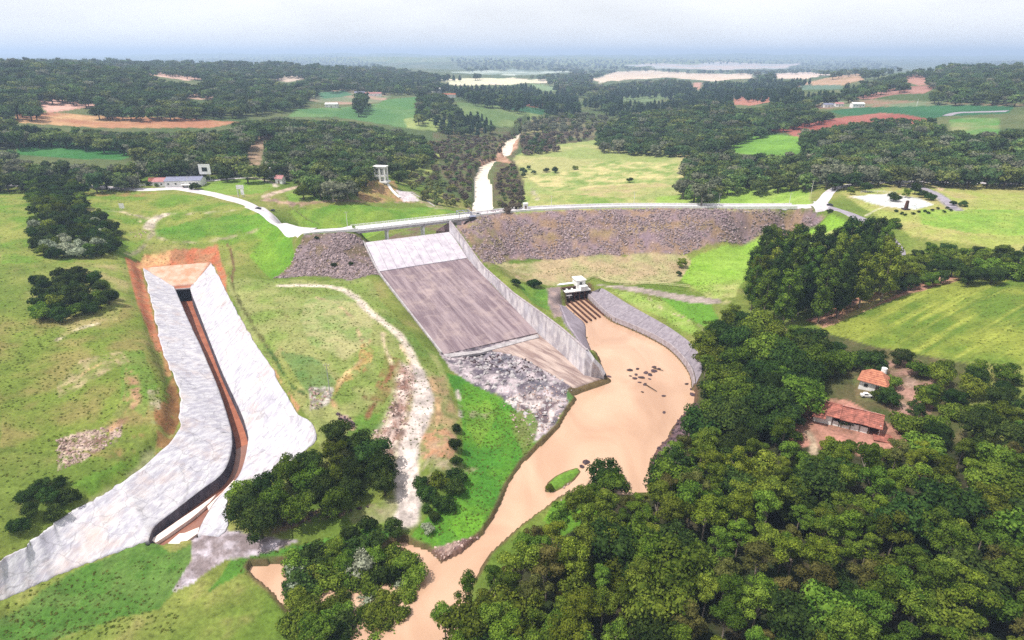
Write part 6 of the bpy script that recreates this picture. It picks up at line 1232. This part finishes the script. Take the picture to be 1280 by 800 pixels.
FD = {'fardark': 6, 'farmid': 2, 'fargrey': .6}; FP = {'farpine': 6, 'fardark': 2}
fl = 'distant woodland tree'
FLDP = [q_[0] for q_ in FLD[1:30]]
def far_(V_, kinds, hr=(9, 13), sp=7.5, nc=None, k=True): forest(V_, kinds, hr, sp, 'tree of the far woods', 'tree', 'trees of the far woods', 'woodland_tree', nc, .55, keep=[q_ for q_ in (FLDP if k else [])], kp=True)
far_([(-40, 62), (420, 66), (480, 84), (560, 96), (572, 112), (500, 114), (400, 110), (380, 128), (300, 138), (180, 142), (-40, 138)], FD, (9, 15), 7.5, 16000)
far_([(-40, 154), (71, 156), (250, 163), (310, 152), (420, 147), (500, 165), (530, 176), (535, 196), (512, 206), (500, 222), (490, 232), (485, 226), (466, 222), (446, 240), (400, 236), (365, 228), (340, 214), (200, 216), (170, 192), (110, 176), (-40, 172)], FM, (8, 14), 6.0, 24000)
far_([(350, 195), (400, 186), (440, 205), (452, 235), (420, 244), (372, 236)], {'mid': 1, 'dark': 1.3}, (10, 12), 7, 1500)
far_([(-40, 196), (75, 186), (150, 198), (200, 200), (310, 205), (330, 214), (240, 219), (150, 226), (-40, 226)], FM, (7, 13), 6.2, 3500)
far_([(750, 165), (790, 142), (880, 132), (1010, 128), (1040, 145), (960, 160), (900, 182), (870, 190), (800, 186), (750, 182)], FD, (9, 14), 6.4, 6000)
far_([(860, 152), (920, 148), (940, 150), (900, 162), (870, 160)], {'fargrey': 1}, (10, 12), 8, 500)
far_([(850, 205), (880, 190), (940, 196), (1010, 196), (1030, 180), (1060, 166), (1110, 160), (1160, 156), (1190, 168), (1400, 165), (1400, 222), (1208, 220), (1100, 220), (1020, 226), (930, 230), (880, 242), (848, 236), (862, 222)], FM, (8, 14), 6.0, 9000)
far_([(1000, 168), (1100, 152), (1170, 152), (1180, 185), (1080, 200), (1010, 190)], FD, (11, 14), 8, 1500, False)
far_([(560, 112), (640, 106), (720, 118), (724, 138), (680, 138), (600, 126)], FP, (14, 18), 9, 2500)
far_([(728, 128), (780, 112), (900, 105), (1000, 98), (1070, 112), (1000, 132), (900, 138), (780, 145)], FP, (12, 17), 9, 5000)
far_([(980, 120), (1070, 108), (1130, 92), (1210, 78), (1400, 74), (1400, 126), (1130, 122), (1060, 122), (1010, 130)], FD, (12, 16), 10, 5000)
far_([(540, 150), (590, 142), (614, 150), (614, 164), (560, 165)], {'farpine': 2, 'fardark': 1}, (11, 13), 7, 600, False)
far_([(525, 118), (560, 120), (575, 140), (560, 152), (515, 148)], FD, (11, 15), 9, 500, False)
far_([(445, 122), (456, 122), (458, 136), (444, 136)], {'fardark': 1}, (16, 20), 11, 60, False)
far_([(645, 172), (690, 166), (698, 184), (660, 188)], {'fardark': 1, 'farscrub': 1}, (7, 9), 7, 500, False)
far_([(640, 150), (720, 138), (765, 150), (760, 160), (650, 164)], {'fargrey': 2, 'farmid': 1}, (8, 11), 9, 900, False)
far_([(545, 175), (600, 165), (650, 165), (690, 160), (740, 162), (740, 172), (640, 184), (600, 205), (585, 250), (560, 225)], {'farscrub': 3, 'farmid': 1}, (4, 6), 6, 2500, False)
far_([(612, 212), (640, 200), (650, 225), (655, 250), (640, 262), (618, 262)], {'farscrub': 3, 'farmid': 1}, (3, 5), 4.5, 800, False)
far_([(508, 218), (560, 210), (588, 235), (586, 256), (540, 250), (512, 232)], {'farlime': 3, 'farscrub': 1}, (3.5, 6), 6.5, 900, False)
far_([(530, 178), (600, 166), (620, 190), (598, 204), (588, 250), (560, 225), (536, 205)], {'farlime': 2, 'farscrub': 2, 'farmid': 1}, (4, 7), 6.5, 1500, False)
far_([(635, 216), (662, 208), (670, 216), (640, 220)], {'fardark': 1}, (4, 6), 6, 100, False)
far_([(560, 72), (760, 75), (900, 72), (1080, 72), (1130, 88), (1000, 108), (900, 110), (760, 122), (700, 128), (600, 106)], FD, (14, 18), 16, 5000)
far_([(400, 100), (560, 96), (640, 104), (720, 112), (700, 120), (560, 112)], FP, (14, 18), 10, 2500)
# nearest 300 trees as things; the rest one mass of instances
TREE_KINDS = ('tree',)
def px_size(T): 
    x, y, d = proj(T[1], T[2], T[3]+T[4]*.6); vis = (-20 < x < 1300) and (-10 < y < 830) and d > 0
    return (T[4]/d if vis else T[4]/d*.02)
trees = sorted([T for T in TREES if T[6] == 'tree'], key=px_size, reverse=True); others = [T for T in TREES if T[6] != 'tree']
near, rest = trees[:298], trees[298:]
print('trees', len(trees), 'bushes', len(others), 'T', time.time()-_T0)
for T in near+others:
    k, x, y, z, h, lb, cat, nm, gr = T
    var = KINDS[k][random.randrange(len(KINDS[k]))]; o = thing(nm, (x, y, z-.1), lb, cat, gr, random.uniform(0, 2*pi)); o.scale = (h*random.uniform(.92, 1.12), h*random.uniform(.92, 1.12), h)
    for mm, pn in ((var[1], 'trunk'), (var[0], 'crown')):
        c = bpy.data.objects.new(pn, mm); COLL.objects.link(c); c.parent = o
def scatter(name, pts, scl, rot, idx, sources, label, kind='stuff', tilt=None):
    """one object: real copies of the sources on its points, by geometry nodes"""
    me = bpy.data.meshes.new(name+'_points'); me.from_pydata([tuple(map(float, p)) for p in pts], [], [])
    for nm, arr, ty in (('scl', np.asarray(scl, np.float32), 'FLOAT_VECTOR'), ('rot', np.asarray(rot, np.float32), 'FLOAT_VECTOR'), ('idx', np.asarray(idx, np.int32), 'INT')):
        a = me.attributes.new(nm, ty, 'POINT'); a.data.foreach_set('vector' if ty == 'FLOAT_VECTOR' else 'value', arr.ravel())
    o = bpy.data.objects.new(name, me); COLL.objects.link(o); tag(o, label, None, None, kind)
    col = bpy.data.collections.new(name+'_sources')
    for i, s_ in enumerate(sources): col.objects.link(s_)
    ng = bpy.data.node_groups.new(name+'_nodes', 'GeometryNodeTree'); ng.interface.new_socket('Geometry', in_out='INPUT', socket_type='NodeSocketGeometry'); ng.interface.new_socket('Geometry', in_out='OUTPUT', socket_type='NodeSocketGeometry')
    gi = ng.nodes.new('NodeGroupInput'); go = ng.nodes.new('NodeGroupOutput'); ip = ng.nodes.new('GeometryNodeInstanceOnPoints'); ci = ng.nodes.new('GeometryNodeCollectionInfo')
    ci.inputs['Collection'].default_value = col; ci.inputs['Separate Children'].default_value = True; ci.inputs['Reset Children'].default_value = True; ip.inputs['Pick Instance'].default_value = True
    def na(nm, ty): n_ = ng.nodes.new('GeometryNodeInputNamedAttribute'); n_.data_type = ty; n_.inputs['Name'].default_value = nm; return n_
    ll_ = ng.links.new; ll_(gi.outputs[0], ip.inputs['Points']); ll_(ci.outputs[0], ip.inputs['Instance'])
    ll_(na('idx', 'INT').outputs['Attribute'], ip.inputs['Instance Index']); ll_(na('rot', 'FLOAT_VECTOR').outputs['Attribute'], ip.inputs['Rotation']); ll_(na('scl', 'FLOAT_VECTOR').outputs['Attribute'], ip.inputs['Scale'])
    ll_(ip.outputs[0], go.inputs[0]); md = o.modifiers.new('copies', 'NODES'); md.node_group = ng
    return o
def src_mesh(name, meshes):
    V = []; Fc = []; mi = []; mats = []
    for me in meshes:
        b = len(V); V += [tuple(v.co) for v in me.vertices]; Fc += [tuple(i+b for i in p.vertices) for p in me.polygons]; mi += [len(mats)]*len(me.polygons); mats.append(me.materials[0])
    m_ = bpy.data.meshes.new(name); m_.from_pydata(V, [], Fc)
    for q_ in mats: m_.materials.append(q_)
    m_.polygons.foreach_set('material_index', mi); m_.update(); return bpy.data.objects.new(name, m_)
kinds_used = sorted({T[0] for T in rest}); base_i = {}; srcs = []
LOW = {'euc': 'farmid', 'lime': 'farmid', 'dark': 'fardark', 'mid': 'farmid', 'column': 'fardark'}
for k in kinds_used:
    base_i[k] = (len(srcs), len(KINDS[k]))
    for i, v_ in enumerate(KINDS[k]): srcs.append(src_mesh('woodland_%03d' % len(srcs), [v_[1], v_[0]]))
ids = [base_i[T[0]][0]+random.randrange(base_i[T[0]][1]) for T in rest]
scatter('distant_forest', [(T[1], T[2], T[3]-.2) for T in rest], [(T[4]*random.uniform(.9, 1.3), T[4]*random.uniform(.9, 1.3), T[4]*random.uniform(.85, 1.1)) for T in rest], [(0, 0, random.uniform(0, 6.28)) for T in rest], ids, srcs, 'dark blue green woods covering the valley sides and far hills')

# ------------------------------------------------------------------ stones
def rock_mesh(name, seed, m, flat=.7):
    rng = np.random.default_rng(seed); n_ = 7; V = [(0, 0, .5*flat)]
    for j, (zz, rr) in enumerate(((.32*flat, .34), (0, .5), (-.3*flat, .36))):
        for i in range(n_): a = 2*pi*(i+rng.uniform(-.3, .3))/n_; r_ = rr*rng.uniform(.75, 1.2); V.append((r_*cos(a), r_*sin(a), zz*rng.uniform(.7, 1.2)))
    V.append((0, 0, -.45*flat)); Fc = [(0, 1+i, 1+(i+1) % n_) for i in range(n_)]+[(len(V)-1, 15+(i+1) % n_, 15+i) for i in range(n_)]
    for j in range(2):
        for i in range(n_): a = 1+j*n_+i; a2 = 1+j*n_+(i+1) % n_; Fc.append((a, a+n_, a2+n_, a2))
    me = bpy.data.meshes.new(name); me.from_pydata(V, [], Fc); me.materials.append(m); me.update(); return me
def stones(name, polys, n_each, sr, m, label, flat=.7, sink=.1, patch=0.):
    P = []; 
    for poly, n_ in zip(polys, n_each):
        poly = np.asarray(poly, float); w_ = GP(poly)[:, :2]; lo, hi = w_.min(0), w_.max(0); q = RNG.uniform(lo, hi, (n_*3, 2)); q = q[inpoly(w_, q[:, 0], q[:, 1])][:n_]
        if patch: q = q[fbm(q[:, 0]/7, q[:, 1]/7, 77, 3)*2 > patch]
        P.append(np.c_[q, gz(q[:, 0], q[:, 1])-sink*sr[0]])
    P = np.vstack(P); s_ = sr[0]+(sr[1]-sr[0])*RNG.uniform(0, 1, len(P))**2.5
    src = [bpy.data.objects.new(name+'_%02d' % i, rock_mesh(name, 500+i+len(P), m, flat)) for i in range(5)]
    scatter(name, P, np.stack([s_*RNG.uniform(.8, 1.3, len(P)), s_*RNG.uniform(.8, 1.2, len(P)), s_*RNG.uniform(.7, 1.1, len(P))], 1), RNG.uniform(-.5, 3, (len(P), 3))*np.array((.4, .4, 2)), RNG.integers(0, 5, len(P)), src, label)
stones('riprap', [NEAR[k][0] for k in range(len(NEAR)) if NEAR[k][0][0] in ((380, 294), (575, 276))][:2], [6500, 20000], (.25, 1.6), M['rock'], 'purple grey boulders armouring the downstream face of the dam', patch=-.12)
stones('riprap_pale', [NEAR[k][0] for k in range(len(NEAR)) if NEAR[k][0][0] in ((380, 294), (575, 276))][:2], [900, 3000], (.3, 1.1), M['paler'], 'paler pink boulders among the dam armour')
stones('rubble', [[(71, 550), (110, 538), (152, 532), (150, 548), (110, 572), (71, 590)], [(385, 484), (418, 484), (412, 505), (388, 512)], [(500, 455), (513, 458), (518, 480), (512, 520), (492, 575), (464, 560), (464, 545), (492, 500)], [(625, 500), (665, 480), (715, 490), (695, 530), (660, 560)], [(535, 690), (585, 672), (602, 672), (552, 704)], [(160, 292), (176, 300), (188, 290), (175, 286)], [(690, 625), (712, 600), (722, 604), (700, 628)]], [420, 120, 420, 380, 90, 70, 40], (.2, 1.0), M['paler'], 'pale pink rubble along the cuttings and banks')
stones('boulders', [[(556, 446), (600, 440), (672, 450), (700, 470), (716, 486), (695, 530), (665, 550), (655, 520), (625, 495), (590, 480)]], [420], (.4, 2.2), M['conc'], 'pale broken concrete and boulders on the rock bed', .55)
stones('dark_rubble', [[(812, 575), (826, 556), (836, 548), (850, 520), (870, 500), (880, 520), (860, 560), (840, 600), (815, 620)], [(556, 446), (600, 440), (640, 440), (690, 470), (668, 480), (620, 465)], [(420, 515), (438, 522), (446, 536), (430, 538)], [(330, 640), (390, 640), (470, 632), (400, 650), (340, 662)]], [420, 260, 60, 130], (.3, 1.4), M['darkrock'], 'dark purple rocks along the water edge and rock bed')
# snags of rock and drift wood in the river
rl = [(788, 463), (795, 468), (801, 472), (807, 466), (813, 469), (818, 464), (824, 461), (799, 478), (806, 481), (812, 474), (794, 473), (803, 490), (829, 495), (830, 516), (762, 471), (733, 578), (727, 583), (858, 480), (864, 487), (868, 494), (797, 461), (788, 470), (817, 459)]
for i, (x, y) in enumerate(rl):
    p_ = U(x, y, 0); me_ = rock_mesh('snag', 900+i % 6, M['darkrock'], .5); o = bpy.data.objects.new('river_rock', me_); COLL.objects.link(o); o.location = (p_[0], p_[1], .05); o.rotation_euler = (.1, .2, i*1.3); s_ = random.uniform(.9, 2.2); o.scale = (s_*1.4, s_, s_*.7)
    tag(o, 'dark rock breaking the surface of the muddy river', 'rock', 'dark rocks in the river')
for i, (x0, y0, x1, y1, lb) in enumerate([(806, 480, 821, 489, 'thin dark drift log lying beside the rocks in mid river'), (690, 628, 706, 620, 'pale drift log stranded between islet and lime green bank'), (696, 630, 712, 612, 'second pale drift log stranded beside the islet'), (817, 460, 829, 463, 'short dark branch sticking out right of the river rocks')]):
    a, b = np.array(U(x0, y0, .15)), np.array(U(x1, y1, .35)); tag(MB().tube(a, b, .22, .10, 6).build('drift_log', M['darkbark'] if i in (0, 3) else M['bark']), lb, 'log')
# weeds and grass tufts that roughen the meadows
tr = []
for i in range(3):
    rng = np.random.default_rng(40+i); V = []; Fc = []
    for k in range(26):
        a = rng.uniform(0, 2*pi); r_ = rng.uniform(0, .4); c_ = np.array((r_*cos(a), r_*sin(a), 0)); t_ = np.array((rng.normal()*.25, rng.normal()*.25, rng.uniform(.25, .6))); s_ = np.cross(t_, rng.normal(size=3)); s_ *= .1/np.linalg.norm(s_)
        b = len(V); V += [c_-s_, c_+s_, c_+t_]; Fc.append((b, b+1, b+2))
    me_ = bpy.data.meshes.new('tuft'); me_.from_pydata(V, [], Fc); me_.materials.append(M['leaf_grass']); me_.update(); tr.append(bpy.data.objects.new('tuft_%d' % i, me_))
for i in range(2):
    rng = np.random.default_rng(60+i); V, Fc = leafset([((rng.uniform(-.3, .3), rng.uniform(-.3, .3), .2), (.35, .25)) for k in range(3)], 90, .22, rng); me_ = bpy.data.meshes.new('weed'); me_.from_pydata(V, [], Fc); me_.materials.append(M['leaf_euc']); me_.update(); tr.append(bpy.data.objects.new('tuft_%d' % (i+3), me_))
MEAD = [([(0, 240), (350, 262), (340, 345), (160, 315), (150, 400), (0, 395)], 5200), ([(0, 395), (170, 385), (205, 440), (215, 540), (150, 600), (0, 640)], 6500), ([(285, 350), (460, 350), (560, 480), (560, 600), (480, 560), (396, 540), (330, 450)], 6000), ([(575, 480), (640, 505), (668, 550), (602, 668), (520, 680), (575, 600)], 3500), ([(612, 326), (870, 322), (900, 370), (740, 350)], 2500), ([(620, 262), (1015, 258), (1000, 236), (860, 240), (740, 190), (640, 200)], 4500), ([(1010, 404), (1208, 345), (1400, 330), (1400, 460), (1130, 435)], 4500), ([(1060, 250), (1400, 250), (1400, 300), (1130, 295)], 2200), ([(0, 640), (100, 715), (230, 690), (220, 790), (0, 800)], 2200), ([(290, 700), (460, 660), (505, 672), (300, 720)], 900), ([(860, 360), (1000, 300), (1090, 285), (1000, 320), (900, 372)], 1400), ([(760, 362), (880, 380), (880, 420), (800, 385)], 900)]
P = []
for poly, n_ in MEAD:
    w_ = GP(poly)[:, :2]; q = RNG.uniform(w_.min(0), w_.max(0), (n_*3, 2)); q = q[inpoly(w_, q[:, 0], q[:, 1])][:n_]; P.append(q[fbm(q[:, 0]/12, q[:, 1]/12, 88, 4)*2+RNG.normal(0, .5, len(q)) > .1])
P = np.vstack(P)
nogo = np.zeros(len(P), bool)
for pl in (RIVER, CH_BED, CH_BED2, TRENCH, SPILL, UPRIVER, list(map(tuple, BANK_T))+list(map(tuple, BANK_B))[::-1]): nogo |= sdist(pl, P[:, 0], P[:, 1], 5) > -.6
P = P[~nogo]
id_ = np.where(RNG.uniform(0, 1, len(P)) < np.clip(fbm(P[:, 0]/25, P[:, 1]/25, 90, 3)*.5, .015, .2), RNG.integers(3, 5, len(P)), RNG.integers(0, 3, len(P))); s_ = RNG.uniform(.25, .75, len(P)); nk_ = RNG.uniform(0, 1, len(P)) < .7; P, id_, s_ = P[nk_], id_[nk_], s_[nk_]
scatter('grass_tufts', np.c_[P, gz(P[:, 0], P[:, 1])-.05], np.stack([s_, s_, s_*.8], 1), np.c_[np.zeros((len(P), 2)), RNG.uniform(0, 6, len(P))], id_, tr, 'uneven grass tufts and low weeds on the meadows')
# ------------------------------------------------------------------ the air
HZ = 1.8e-4
vm = bpy.data.materials.new('haze_air'); vm.use_nodes = True; t = vm.node_tree; t.nodes.clear(); o_ = t.nodes.new('ShaderNodeOutputMaterial'); pv = t.nodes.new('ShaderNodeVolumePrincipled')
pv.inputs['Color'].default_value = (.55, .72, 1, 1); pv.inputs['Density'].default_value = HZ; pv.inputs['Anisotropy'].default_value = .2; t.links.new(pv.outputs[0], o_.inputs['Volume'])
hz = MB().box((0, 8900, 105), (68000, 19000, 230)).build('haze', vm); tag(hz, 'pale blue air over the whole valley', None, None, 'stuff')
print('T end', time.time()-_T0, 'min H', H.min(), 'max H', H.max())
